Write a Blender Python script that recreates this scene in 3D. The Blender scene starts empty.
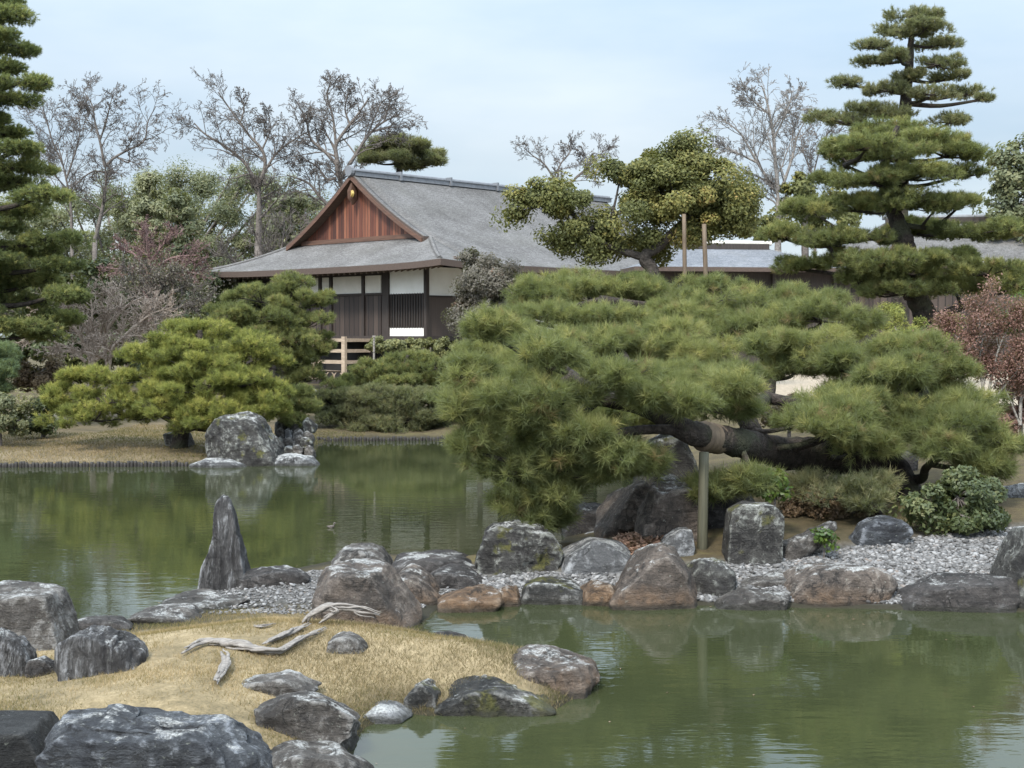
import bpy, bmesh, math, random
import numpy as np
from mathutils import Vector

scene = bpy.context.scene
R = math.radians

# ------------------------------------------------------------------ camera
CAM_H, F_PX, HORIZON = 3.0, 1422.0, 335.0
PITCH = math.atan((384 - HORIZON) / F_PX)
cam_data = bpy.data.cameras.new('camera')
cam_data.sensor_fit = 'HORIZONTAL'
cam_data.sensor_width = 36.0
cam_data.lens = 36.0 * F_PX / 1024.0
cam_data.clip_start = 0.1
cam_data.clip_end = 5000
cam = bpy.data.objects.new('camera', cam_data)
scene.collection.objects.link(cam)
cam.location = (0, 0, CAM_H)
cam.rotation_euler = (math.pi / 2 - PITCH, 0, 0)
scene.camera = cam

# ------------------------------------------------------------------ sky, sun, exposure
SUN_ELEV, SUN_AZ = R(47), R(-157)       # azimuth from +Y, clockwise: behind the camera, to the left
world = bpy.data.worlds.new('World')
scene.world = world
world.use_nodes = True
wt = world.node_tree
wt.nodes.clear()
wo = wt.nodes.new('ShaderNodeOutputWorld')
wb = wt.nodes.new('ShaderNodeBackground')
wb.inputs['Strength'].default_value = 0.1
sky = wt.nodes.new('ShaderNodeTexSky')
sky.sky_type = 'NISHITA'
sky.sun_disc = False
sky.sun_elevation = SUN_ELEV
sky.sun_rotation = SUN_AZ
sky.dust_density = 1.2
sky.air_density = 1.0
tc = wt.nodes.new('ShaderNodeTexCoord')
mp = wt.nodes.new('ShaderNodeMapping')
mp.inputs['Scale'].default_value = (1.0, 1.0, 3.2)
nz = wt.nodes.new('ShaderNodeTexNoise')
nz.inputs['Scale'].default_value = 3.0
nz.inputs['Detail'].default_value = 5
nz.inputs['Roughness'].default_value = 0.5
rp = wt.nodes.new('ShaderNodeValToRGB')
rp.color_ramp.elements[0].position = 0.34
rp.color_ramp.elements[0].color = (3.85, 4.85, 5.85, 1)
rp.color_ramp.elements[1].position = 0.66
rp.color_ramp.elements[1].color = (5.75, 6.35, 6.8, 1)
mx = wt.nodes.new('ShaderNodeMixRGB')
mx.inputs['Fac'].default_value = 0.8
L = wt.links.new
L(tc.outputs['Generated'], mp.inputs['Vector'])
L(mp.outputs['Vector'], nz.inputs['Vector'])
L(nz.outputs['Fac'], rp.inputs['Fac'])
L(sky.outputs['Color'], mx.inputs['Color1'])
L(rp.outputs['Color'], mx.inputs['Color2'])
# a thin cloud deck is brightest overhead and round the hidden sun
sunv = (math.sin(SUN_AZ) * math.cos(SUN_ELEV), math.cos(SUN_AZ) * math.cos(SUN_ELEV), math.sin(SUN_ELEV))
dt = wt.nodes.new('ShaderNodeVectorMath'); dt.operation = 'DOT_PRODUCT'; dt.inputs[1].default_value = sunv
mr = wt.nodes.new('ShaderNodeMapRange')
mr.inputs['From Min'].default_value = -0.35; mr.inputs['From Max'].default_value = 1.0
mr.inputs['To Min'].default_value = 1.0; mr.inputs['To Max'].default_value = 2.4
mm = wt.nodes.new('ShaderNodeVectorMath'); mm.operation = 'SCALE'
L(tc.outputs['Generated'], dt.inputs[0]); L(dt.outputs['Value'], mr.inputs['Value']); L(mr.outputs['Result'], mm.inputs['Scale'])
sx = wt.nodes.new('ShaderNodeSeparateXYZ'); L(tc.outputs['Generated'], sx.inputs['Vector'])
mz = wt.nodes.new('ShaderNodeMapRange')
mz.inputs['From Min'].default_value = 0.12; mz.inputs['From Max'].default_value = 0.7
mz.inputs['To Min'].default_value = 1.0; mz.inputs['To Max'].default_value = 2.3
L(sx.outputs['Z'], mz.inputs['Value'])
m2 = wt.nodes.new('ShaderNodeVectorMath'); m2.operation = 'SCALE'
L(mx.outputs['Color'], m2.inputs[0]); L(mz.outputs['Result'], m2.inputs['Scale'])
L(m2.outputs['Vector'], mm.inputs[0])
L(mm.outputs['Vector'], wb.inputs['Color'])
L(wb.outputs['Background'], wo.inputs['Surface'])

sun_d = bpy.data.lights.new('sun', 'SUN')
sun_d.energy = 3.5
sun_d.angle = R(9)
sun_d.color = (1.0, 0.93, 0.82)
sun = bpy.data.objects.new('sun', sun_d)
scene.collection.objects.link(sun)
_sd = Vector((math.sin(SUN_AZ) * math.cos(SUN_ELEV), math.cos(SUN_AZ) * math.cos(SUN_ELEV), math.sin(SUN_ELEV)))
sun.rotation_euler = _sd.to_track_quat('Z', 'Y').to_euler()
sun.location = (-20, -20, 30)

vs = scene.view_settings
vs.view_transform = 'Standard'
vs.look = 'None'
vs.gamma = 1.0
vs.exposure = 0.52
vs.use_curve_mapping = False
scene.render.engine = 'CYCLES'
scene.cycles.max_bounces = 6
scene.cycles.diffuse_bounces = 4
scene.cycles.glossy_bounces = 3
scene.cycles.transmission_bounces = 4
scene.cycles.use_denoising = True
scene.cycles.denoising_prefilter = 'ACCURATE'
scene.cycles.denoising_input_passes = 'RGB_ALBEDO_NORMAL'

# ------------------------------------------------------------------ helpers
cp, sp = math.cos(PITCH), math.sin(PITCH)

def ray(px, py):
    x = (px - 512.0) / F_PX
    y = (384.0 - py) / F_PX
    return np.array([x, cp + y * sp, -sp + y * cp])

def at(px, py, Y):
    """the point at world depth Y that the photograph shows at a pixel"""
    d = ray(px, py)
    return np.array([0, 0, CAM_H]) + d * (Y / d[1])

def onz(px, py, z=0.0):
    d = ray(px, py)
    return np.array([0, 0, CAM_H]) + d * ((z - CAM_H) / d[2])

def nrm(a):
    return a / np.maximum(np.linalg.norm(a, axis=-1, keepdims=True), 1e-9)

def _hash(ix, iy, iz, seed):
    h = (ix * 374761393 + iy * 668265263 + iz * 2147483647 + seed * 974634777) & 0xFFFFFFFF
    h = ((h ^ (h >> 13)) * 1274126177) & 0xFFFFFFFF
    h = (h ^ (h >> 16)) & 0xFFFFFFFF
    h = ((h * 2246822519) & 0xFFFFFFFF)
    return ((h ^ (h >> 15)) & 0xFFFFFF) / float(0xFFFFFF)

def vnoise(P, seed=0):
    P = np.asarray(P, float)
    I = np.floor(P).astype(np.int64)
    f = P - I
    f = f * f * (3 - 2 * f)
    x, y, z = I[:, 0], I[:, 1], I[:, 2]
    out = 0
    for dx in (0, 1):
        wx = f[:, 0] if dx else 1 - f[:, 0]
        for dy in (0, 1):
            wy = f[:, 1] if dy else 1 - f[:, 1]
            for dz in (0, 1):
                wz = f[:, 2] if dz else 1 - f[:, 2]
                out = out + wx * wy * wz * _hash(x + dx, y + dy, z + dz, seed)
    return out

def fbm(P, octaves=4, seed=0, gain=0.5):
    a, s, t = 1.0, 0.0, 0.0
    P = np.asarray(P, float)
    for o in range(octaves):
        s = s + a * vnoise(P * (2.03 ** o) + 17.3 * o, seed + o)
        t += a
        a *= gain
    return s / t - 0.5

def link(o):
    scene.collection.objects.link(o)
    return o

def make_mesh(name, V, tris=None, quads=None, attrs=None, smooth=True, mats=(), mat_idx=None):
    me = bpy.data.meshes.new(name)
    V = np.asarray(V, np.float32)
    me.vertices.add(len(V))
    me.vertices.foreach_set('co', V.ravel())
    nt = 0 if tris is None else len(tris)
    nq = 0 if quads is None else len(quads)
    li, ls, lt = [], [], []
    if nt:
        li.append(np.asarray(tris, np.int32).ravel())
        ls.append(np.arange(nt, dtype=np.int32) * 3)
        lt.append(np.full(nt, 3, np.int32))
    if nq:
        li.append(np.asarray(quads, np.int32).ravel())
        ls.append(nt * 3 + np.arange(nq, dtype=np.int32) * 4)
        lt.append(np.full(nq, 4, np.int32))
    li = np.concatenate(li)
    me.loops.add(len(li))
    me.loops.foreach_set('vertex_index', li)
    me.polygons.add(nt + nq)
    me.polygons.foreach_set('loop_start', np.concatenate(ls))
    me.polygons.foreach_set('loop_total', np.concatenate(lt))
    me.polygons.foreach_set('use_smooth', np.full(nt + nq, smooth, bool))
    if mat_idx is not None:
        me.polygons.foreach_set('material_index', np.asarray(mat_idx, np.int32))
    for m in mats:
        me.materials.append(m)
    for k, v in (attrs or {}).items():
        a = me.attributes.new(k, 'FLOAT', 'POINT')
        a.data.foreach_set('value', np.asarray(v, np.float32))
    me.update(calc_edges=True)
    return me

def put(name, me, parent=None, loc=None):
    o = link(bpy.data.objects.new(name, me))
    if parent is not None:
        o.parent = parent
    if loc is not None:
        o.location = loc
    return o

def tag(o, label=None, cat=None, group=None, kind=None):
    if label: o['label'] = label
    if cat: o['category'] = cat
    if group: o['group'] = group
    if kind: o['kind'] = kind
    return o

def empty(name, loc, rz=0.0):
    o = link(bpy.data.objects.new(name, None))
    o.empty_display_size = 0.3
    o.location = loc
    o.rotation_euler = (0, 0, rz)
    return o

class MB:
    """collects boxes, tubes and polygons for one mesh"""
    def __init__(self):
        self.V, self.T, self.Q, self.n = [], [], [], 0
        self.A = []
    def add(self, V, tris=None, quads=None, a=0.0):
        V = np.asarray(V, float)
        if tris is not None and len(tris): self.T.append(np.asarray(tris) + self.n)
        if quads is not None and len(quads): self.Q.append(np.asarray(quads) + self.n)
        self.V.append(V)
        self.A.append(np.full(len(V), a) if np.isscalar(a) else np.asarray(a, float))
        self.n += len(V)
        return self
    def box(self, x0, x1, y0, y1, z0, z1):
        V = [(x, y, z) for z in (z0, z1) for y in (y0, y1) for x in (x0, x1)]
        Q = [(0, 2, 3, 1), (4, 5, 7, 6), (0, 1, 5, 4), (2, 6, 7, 3), (0, 4, 6, 2), (1, 3, 7, 5)]
        return self.add(V, quads=Q)
    def tube(self, P, rad, sides=8, rough=0.0, seed=0, cap=True, flat=1.0):
        P = np.asarray(P, float)
        n = len(P)
        rad = np.broadcast_to(np.asarray(rad, float), (n,))
        T = nrm(np.gradient(P, axis=0))
        up = np.array([0.0, 0.0, 1.0]) if abs(T[0][2]) < 0.9 else np.array([1.0, 0.0, 0.0])
        A = np.empty_like(P)
        a = np.cross(up, T[0]); a /= np.linalg.norm(a)
        for i in range(n):
            a = a - T[i] * np.dot(a, T[i])
            a /= max(np.linalg.norm(a), 1e-9)
            A[i] = a
        Bv = np.cross(T, A)
        th = np.arange(sides) * 2 * math.pi / sides
        c, s = np.cos(th), np.sin(th) * flat
        V = P[:, None, :] + rad[:, None, None] * (A[:, None, :] * c[None, :, None] + Bv[:, None, :] * s[None, :, None])
        V = V.reshape(-1, 3)
        if rough:
            ctr = np.repeat(P, sides, axis=0)
            rr = np.repeat(rad, sides)[:, None]
            V = V + (V - ctr) * (fbm(V / (rr * 1.6) + seed, 3, seed)[:, None] * 2 * rough)
        i = np.arange(n - 1)[:, None] * sides
        j = np.arange(sides)[None, :]
        k = (j + 1) % sides
        Q = np.stack([i + j, i + k, i + sides + k, i + sides + j], -1).reshape(-1, 4)
        tr = []
        if cap:
            V = np.vstack([V, P[0], P[-1]])
            m = n * sides
            tr = [(m, (q + 1) % sides, q) for q in range(sides)] + [(m + 1, m - sides + q, m - sides + (q + 1) % sides) for q in range(sides)]
        return self.add(V, tris=tr, quads=Q)
    def build(self, name, mat, parent=None, smooth=False, attr=None):
        T = np.concatenate(self.T) if self.T else None
        Q = np.concatenate(self.Q) if self.Q else None
        me = make_mesh(name, np.concatenate(self.V), T, Q, {attr: np.concatenate(self.A)} if attr else None, smooth, [mat])
        return put(name, me, parent)

def smooth_path(P, n):
    """Catmull-Rom resampling of a polyline to n points"""
    P = np.asarray(P, float)
    m = len(P)
    if m < 2: return P
    E = np.vstack([2 * P[0] - P[1], P, 2 * P[-1] - P[-2]])
    t = np.linspace(0, m - 1 - 1e-6, n)
    i = t.astype(int)
    f = (t - i)[:, None]
    p0, p1, p2, p3 = E[i], E[i + 1], E[i + 2], E[i + 3]
    return 0.5 * ((2 * p1) + (-p0 + p2) * f + (2 * p0 - 5 * p1 + 4 * p2 - p3) * f ** 2 + (-p0 + 3 * p1 - 3 * p2 + p3) * f ** 3)

# ------------------------------------------------------------------ materials
class NT:
    def __init__(self, name):
        self.m = bpy.data.materials.new(name)
        self.m.use_nodes = True
        self.t = self.m.node_tree
        self.t.nodes.clear()
        self.out = self.t.nodes.new('ShaderNodeOutputMaterial')
    def n(self, typ, **kw):
        nd = self.t.nodes.new('ShaderNode' + typ)
        for k, v in kw.items():
            if k[0] == '_': setattr(nd, k[1:], v)
            else:
                key = int(k[1:]) if k[0] == 'i' and k[1:].isdigit() else k.replace('__', ' ')
                self.set(nd.inputs[key], v)
        return nd
    def set(self, sock, v):
        if isinstance(v, bpy.types.NodeSocket): self.t.links.new(v, sock)
        elif isinstance(v, bpy.types.Node): self.t.links.new(v.outputs[0], sock)
        else:
            if isinstance(v, (tuple, list)) and len(v) == 3 and sock.type == 'RGBA': v = (*v, 1)
            sock.default_value = v
    def ramp(self, fac, stops, interp='LINEAR'):
        nd = self.t.nodes.new('ShaderNodeValToRGB')
        cr = nd.color_ramp
        cr.interpolation = interp
        while len(cr.elements) > 1: cr.elements.remove(cr.elements[-1])
        for i, (p, c) in enumerate(stops):
            e = cr.elements[0] if i == 0 else cr.elements.new(p)
            e.position = p
            if not isinstance(c, (tuple, list)): c = (c, c, c)
            e.color = (*c, 1) if len(c) == 3 else c
        self.set(nd.inputs['Fac'], fac)
        return nd.outputs['Color']
    def noise(self, vec, scale, detail=4, rough=0.55, dist=0.0):
        return self.n('TexNoise', Vector=vec, Scale=scale, Detail=detail, Roughness=rough, Distortion=dist).outputs['Fac']
    def mix(self, fac, a, b, mode='MIX'):
        nd = self.t.nodes.new('ShaderNodeMixRGB')
        nd.blend_type = mode
        self.set(nd.inputs['Fac'], fac); self.set(nd.inputs['Color1'], a); self.set(nd.inputs['Color2'], b)
        return nd.outputs['Color']
    def math(self, op, a, b=0.0, clamp=False):
        nd = self.t.nodes.new('ShaderNodeMath')
        nd.operation = op; nd.use_clamp = clamp
        self.set(nd.inputs[0], a); self.set(nd.inputs[1], b)
        return nd.outputs[0]
    def bump(self, h, strength=0.5, dist=0.02, normal=None):
        nd = self.n('Bump', Strength=strength, Distance=dist, Height=h)
        if normal is not None: self.set(nd.inputs['Normal'], normal)
        return nd.outputs['Normal']
    def mapping(self, vec, scale=(1, 1, 1), rot=(0, 0, 0)):
        return self.n('Mapping', Vector=vec, Scale=scale, Rotation=rot).outputs[0]
    def principled(self, **kw):
        nd = self.t.nodes.new('ShaderNodeBsdfPrincipled')
        for k, v in kw.items(): self.set(nd.inputs[k.replace('__', ' ')], v)
        return nd
    def done(self, shader):
        self.t.links.new(shader.outputs[0], self.out.inputs['Surface'])
        return self.m

def foliage_mat(name, stops, transl=0.48, rough=0.55, spec=0.25):
    m = NT(name)
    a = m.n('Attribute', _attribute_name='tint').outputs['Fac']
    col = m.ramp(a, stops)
    pr = m.principled(Base__Color=col, Roughness=rough, Specular__IOR__Level=spec)
    tr = m.n('BsdfTranslucent', Color=m.mix(0.5, col, (0.30, 0.31, 0.06), 'MIX'))
    ms = m.n('MixShader', i0=transl)
    m.t.links.new(pr.outputs[0], ms.inputs[1])
    m.t.links.new(tr.outputs[0], ms.inputs[2])
    return m.done(ms)

def wood_mat(name, c1, c2, scale=(8, 8, 0.6), rough=0.75, bump=0.25):
    m = NT(name)
    v = m.mapping(m.n('TexCoord').outputs['Object'], scale)
    n1 = m.noise(v, 2.0, 6, 0.65, 0.6)
    col = m.ramp(n1, [(0.28, c1), (0.72, c2)])
    return m.done(m.principled(Base__Color=col, Roughness=rough, Normal=m.bump(n1, bump, 0.01)))

def bark_mat(name, c1, c2, scale=14.0, moss=None):
    m = NT(name)
    v = m.n('TexCoord').outputs['Object']
    dv = m.n('VectorMath', _operation='ADD', i0=v, i1=m.n('VectorMath', _operation='SCALE', i0=m.n('TexNoise', Vector=v, Scale=scale * 0.7, Detail=5).outputs['Color'], Scale=0.16).outputs[0]).outputs[0]
    vo = m.n('TexVoronoi', Vector=dv, Scale=scale, _feature='DISTANCE_TO_EDGE').outputs['Distance']
    n1 = m.noise(v, scale * 0.8, 6, 0.7)
    h = m.math('ADD', m.math('MULTIPLY', m.math('MINIMUM', vo, 0.25), 2.0), m.math('MULTIPLY', n1, 1.0))
    col = m.ramp(n1, [(0.32, c1), (0.70, c2)])
    if moss is not None:
        col = m.mix(m.ramp(m.noise(v, 1.7, 4), [(0.5, 0.0), (0.62, 0.8)]), col, moss)
    return m.done(m.principled(Base__Color=col, Roughness=0.9, Specular__IOR__Level=0.2, Normal=m.bump(h, 0.9, 0.03)))

def rock_mat(name, dark, mid, pale, lichen=0.5, pale_amt=0.5, stain=None, aniso=(1, 1, 1), moss=0.0):
    m = NT(name)
    geo = m.n('NewGeometry')
    oi = m.n('ObjectInfo')
    base = m.n('VectorMath', _operation='ADD', i0=m.n('TexCoord').outputs['Object'],
               i1=m.n('VectorMath', _operation='SCALE', i0=(13.1, 7.7, 5.3), Scale=m.math('MULTIPLY', oi.outputs['Random'], 9.0)).outputs[0]).outputs[0]
    v = m.mapping(base, aniso)
    big = m.noise(v, 1.6, 6, 0.62, 0.4)
    fine = m.noise(v, 9.0, 8, 0.72, 0.3)
    grain = m.noise(v, 48.0, 5, 0.7)
    crack = m.math('ABSOLUTE', m.math('SUBTRACT', m.noise(v, 3.4, 7, 0.62, 0.9), 0.5))
    crackm = m.math('MAXIMUM', m.ramp(crack, [(0.0, 0.0), (0.022, 1.0)]), m.ramp(m.noise(v, 1.9, 3), [(0.42, 0.0), (0.52, 1.0)]))
    bed = m.noise(m.mapping(v, (0.8, 0.8, 7.0), (0.25, 0.2, 0.0)), 2.6, 5, 0.65, 0.5)
    mixv = m.math('ADD', m.math('MULTIPLY', big, 0.55), m.math('MULTIPLY', fine, 0.45))
    col = m.ramp(mixv, [(0.40, dark), (0.55, mid)])
    col = m.mix(0.55, col, m.ramp(grain, [(0.32, (0.45, 0.45, 0.45)), (0.66, (1.35, 1.35, 1.35))]), 'MULTIPLY')
    col = m.mix(m.ramp(bed, [(0.53, 0.0), (0.57, 0.55)]), col, dark)
    pale_f = m.ramp(m.math('ADD', m.math('MULTIPLY', fine, 0.6), m.math('MULTIPLY', big, 0.4)), [(0.62 - 0.2 * pale_amt, 0.0), (0.72 - 0.16 * pale_amt, 0.9)])
    # lichen prefers upward facing stone
    nzv = m.n('SeparateXYZ', Vector=geo.outputs['Normal']).outputs['Z']
    lf = m.math('ADD', m.math('MULTIPLY', nzv, 0.32), m.noise(v, 3.2, 9, 0.75, 0.2))
    lich = m.ramp(lf, [(0.95 - 0.26 * lichen, 0.0), (1.01 - 0.25 * lichen, 0.9)])
    wear = m.math('MULTIPLY', m.ramp(geo.outputs['Pointiness'], [(0.515, 0.0), (0.56, 0.8)]), m.ramp(fine, [(0.42, 0.0), (0.58, 1.0)]))
    col = m.mix(pale_f, col, pale)
    col = m.mix(wear, col, pale)
    col = m.mix(m.math('MULTIPLY', lich, m.ramp(grain, [(0.3, 0.35), (0.6, 1.0)])), col, m.ramp(grain, [(0.35, (0.22, 0.22, 0.21)), (0.62, (0.50, 0.50, 0.48))]))
    spots = m.ramp(m.noise(v, 22.0, 3, 0.6), [(0.66, 0.0), (0.71, 0.5)])
    col = m.mix(m.math('MULTIPLY', spots, 0.6), col, (0.38, 0.40, 0.34))
    if moss > 0:
        mf = m.ramp(m.math('ADD', m.noise(v, 2.6, 6, 0.6), m.math('MULTIPLY', nzv, 0.06)), [(0.62 - 0.14 * moss, 0.0), (0.68 - 0.12 * moss, 0.9)])
        col = m.mix(mf, col, m.ramp(fine, [(0.35, (0.028, 0.032, 0.010)), (0.65, (0.105, 0.095, 0.020))]))
    if stain is not None:
        wz = m.n('SeparateXYZ', Vector=geo.outputs['Position']).outputs['Z']
        sf = m.ramp(m.math('ADD', wz, m.math('MULTIPLY', m.math('SUBTRACT', big, 0.5), 0.55)), [(0.08, 0.55), (0.24, 0.0)])
        col = m.mix(m.math('MULTIPLY', sf, m.ramp(fine, [(0.35, 0.2), (0.6, 1.0)])), col, stain)
    # dark wet line just above the pond
    wz2 = m.n('SeparateXYZ', Vector=geo.outputs['Position']).outputs['Z']
    wet = m.ramp(wz2, [(0.03, 0.75), (0.075, 0.0)])
    col = m.mix(wet, col, (0.02, 0.019, 0.014))
    col = m.mix(m.math('MULTIPLY', m.math('SUBTRACT', 1.0, crackm), 0.75), col, (0.02, 0.018, 0.016))
    h = m.math('ADD', m.math('MULTIPLY', m.math('ADD', fine, m.math('MULTIPLY', bed, 0.5)), 0.9), m.math('ADD', m.math('MULTIPLY', grain, 0.25), m.math('MULTIPLY', crackm, 0.30)))
    return m.done(m.principled(Base__Color=col, Roughness=0.82, Specular__IOR__Level=0.3, Normal=m.bump(h, 1.0, 0.09)))

M = {}
M['rock_grey'] = rock_mat('grey_rock', (0.030, 0.026, 0.023), (0.090, 0.080, 0.070), (0.26, 0.25, 0.235), 0.50, 0.48)
M['rock_brown'] = rock_mat('brown_rock', (0.040, 0.033, 0.028), (0.112, 0.090, 0.074), (0.25, 0.22, 0.19), 0.55, 0.35, stain=(0.15, 0.088, 0.046))
M['rock_orange'] = rock_mat('ochre_rock', (0.037, 0.025, 0.017), (0.118, 0.074, 0.043), (0.27, 0.22, 0.17), 0.45, 0.4, stain=(0.19, 0.112, 0.058))
M['rock_dark'] = rock_mat('dark_rock', (0.016, 0.014, 0.013), (0.055, 0.048, 0.044), (0.17, 0.165, 0.16), 0.42, 0.3)
M['rock_lichen'] = rock_mat('lichen_rock', (0.019, 0.017, 0.016), (0.062, 0.059, 0.053), (0.29, 0.295, 0.265), 0.60, 0.46, moss=0.12)
M['rock_pale'] = rock_mat('pale_rock', (0.056, 0.056, 0.057), (0.124, 0.124, 0.124), (0.33, 0.335, 0.34), 0.7, 0.6)
M['rock_stripe'] = rock_mat('streaked_rock', (0.022, 0.020, 0.020), (0.081, 0.077, 0.074), (0.30, 0.30, 0.305), 0.45, 0.5, aniso=(2.2, 1.2, 0.45))
M['rock_moss'] = rock_mat('mossy_rock', (0.012, 0.012, 0.011), (0.046, 0.042, 0.037), (0.24, 0.235, 0.22), 0.55, 0.45, moss=0.55)
M['rock_bluish'] = rock_mat('blue_grey_rock', (0.019, 0.020, 0.024), (0.062, 0.066, 0.071), (0.27, 0.285, 0.31), 0.42, 0.42, aniso=(1, 1, 1.6))

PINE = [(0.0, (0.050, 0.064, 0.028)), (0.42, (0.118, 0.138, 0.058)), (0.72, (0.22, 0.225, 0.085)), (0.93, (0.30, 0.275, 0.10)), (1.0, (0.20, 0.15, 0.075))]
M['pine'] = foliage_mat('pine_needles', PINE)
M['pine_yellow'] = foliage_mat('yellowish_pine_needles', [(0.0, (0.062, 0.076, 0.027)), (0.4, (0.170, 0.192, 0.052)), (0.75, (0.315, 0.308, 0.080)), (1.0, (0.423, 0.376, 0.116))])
M['pine_dark'] = foliage_mat('dark_pine_needles', [(0.0, (0.057, 0.067, 0.040)), (0.5, (0.139, 0.147, 0.083)), (1.0, (0.283, 0.255, 0.136))])
M['pine_blue'] = foliage_mat('blue_green_pine_needles', [(0.0, (0.048, 0.072, 0.045)), (0.5, (0.112, 0.160, 0.088)), (1.0, (0.208, 0.256, 0.128))])
M['conifer'] = foliage_mat('conifer_needles', [(0.0, (0.048, 0.069, 0.035)), (0.5, (0.138, 0.170, 0.069)), (1.0, (0.342, 0.333, 0.122))])
M['leaf_olive'] = foliage_mat('olive_leaves', [(0.0, (0.037, 0.045, 0.018)), (0.5, (0.114, 0.119, 0.043)), (0.85, (0.198, 0.175, 0.054)), (1.0, (0.288, 0.198, 0.077))], 0.25, 0.6, 0.15)
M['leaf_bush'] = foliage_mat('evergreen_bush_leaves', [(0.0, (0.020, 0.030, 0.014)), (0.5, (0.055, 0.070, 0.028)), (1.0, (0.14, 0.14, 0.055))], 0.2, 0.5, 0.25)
M['leaf_bright'] = foliage_mat('bright_leaves', [(0.0, (0.018, 0.036, 0.007)), (0.5, (0.050, 0.090, 0.016)), (1.0, (0.126, 0.171, 0.036))], 0.3, 0.4, 0.4)
M['block'] = rock_mat('black_block', (0.010, 0.010, 0.010), (0.03, 0.03, 0.029), (0.07, 0.07, 0.068), 0.05, 0.1)
M['leaf_wood'] = foliage_mat('grove_leaves', [(0.0, (0.050, 0.060, 0.036)), (0.35, (0.095, 0.110, 0.062)), (0.65, (0.150, 0.158, 0.082)), (0.85, (0.205, 0.195, 0.105)), (1.0, (0.175, 0.15, 0.11))], 0.3)
M['leaf_bamboo'] = foliage_mat('bamboo_leaves', [(0.0, (0.075, 0.085, 0.052)), (0.5, (0.155, 0.165, 0.092)), (1.0, (0.25, 0.245, 0.14))], 0.3)
M['leaf_red'] = foliage_mat('reddish_leaves', [(0.0, (0.085, 0.040, 0.034)), (0.5, (0.165, 0.088, 0.072)), (1.0, (0.25, 0.155, 0.125))], 0.25)
M['leaf_brown'] = foliage_mat('brown_leaves', [(0.0, (0.045, 0.03, 0.02)), (0.5, (0.11, 0.075, 0.045)), (1.0, (0.20, 0.15, 0.09))], 0.2)
M['leaf_greybrown'] = foliage_mat('grey_brown_leaves', [(0.0, (0.049, 0.043, 0.035)), (0.5, (0.105, 0.094, 0.075)), (0.8, (0.165, 0.150, 0.124)), (1.0, (0.165, 0.094, 0.064))], 0.2)
M['leaf_hedge'] = foliage_mat('hedge_leaves', [(0.0, (0.060, 0.066, 0.028)), (0.5, (0.145, 0.148, 0.058)), (1.0, (0.27, 0.25, 0.10))], 0.2)
M['leaf_litter'] = foliage_mat('fallen_leaves', [(0.0, (0.11, 0.06, 0.04)), (0.5, (0.22, 0.13, 0.09)), (1.0, (0.32, 0.22, 0.16))], 0.1)
M['brown_grass'] = foliage_mat('brown_grass_blades', [(0.0, (0.060, 0.050, 0.028)), (0.4, (0.135, 0.105, 0.062)), (0.75, (0.235, 0.180, 0.105)), (1.0, (0.34, 0.27, 0.17))], 0.2, 0.8, 0.1)
M['dry_grass'] = foliage_mat('dry_grass_blades', [(0.0, (0.065, 0.066, 0.026)), (0.3, (0.155, 0.122, 0.058)), (0.65, (0.25, 0.180, 0.097)), (1.0, (0.38, 0.295, 0.18))], 0.25, 0.7, 0.1)
M['bark_pine'] = bark_mat('pine_bark', (0.010, 0.008, 0.007), (0.058, 0.046, 0.038), 13.0, moss=(0.04, 0.042, 0.025))
M['bark_grey'] = bark_mat('grey_bark', (0.06, 0.052, 0.047), (0.17, 0.148, 0.134), 9.0)
M['bark_dark'] = bark_mat('dark_grey_bark', (0.016, 0.014, 0.012), (0.07, 0.06, 0.052), 9.0)
M['twig_grey'] = bark_mat('grey_twigs', (0.075, 0.064, 0.057), (0.155, 0.135, 0.12), 9.0)
M['twig_pink'] = bark_mat('pinkish_twigs', (0.25, 0.195, 0.155), (0.42, 0.34, 0.275), 9.0)
M['twig_red'] = bark_mat('reddish_twigs', (0.13, 0.085, 0.08), (0.22, 0.145, 0.135), 9.0)
M['twig_pale'] = bark_mat('pale_twigs', (0.14, 0.125, 0.11), (0.29, 0.27, 0.24), 9.0)
M['bark_light'] = bark_mat('pale_grey_bark', (0.10, 0.09, 0.082), (0.26, 0.24, 0.22), 6.0)
M['bamboo'] = wood_mat('weathered_bamboo', (0.06, 0.042, 0.027), (0.13, 0.094, 0.06), (6, 6, 1))
M['post_green'] = wood_mat('greenish_post', (0.030, 0.030, 0.017), (0.080, 0.075, 0.045), (14, 14, 0.8))
M['driftwood'] = wood_mat('bleached_root', (0.055, 0.047, 0.040), (0.25, 0.225, 0.20), (5, 24, 24), 0.85, 0.8)
M['stake'] = wood_mat('dark_stake', (0.007, 0.006, 0.005), (0.026, 0.021, 0.017), (10, 10, 1))
# ------------------------------------------------------------------ ground, pond
def shore(pts, extra=(), z=0.0):
    P = [onz(x, y, z)[:2] for x, y in pts]
    return np.array(P + [np.array(e, float) for e in extra])

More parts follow.
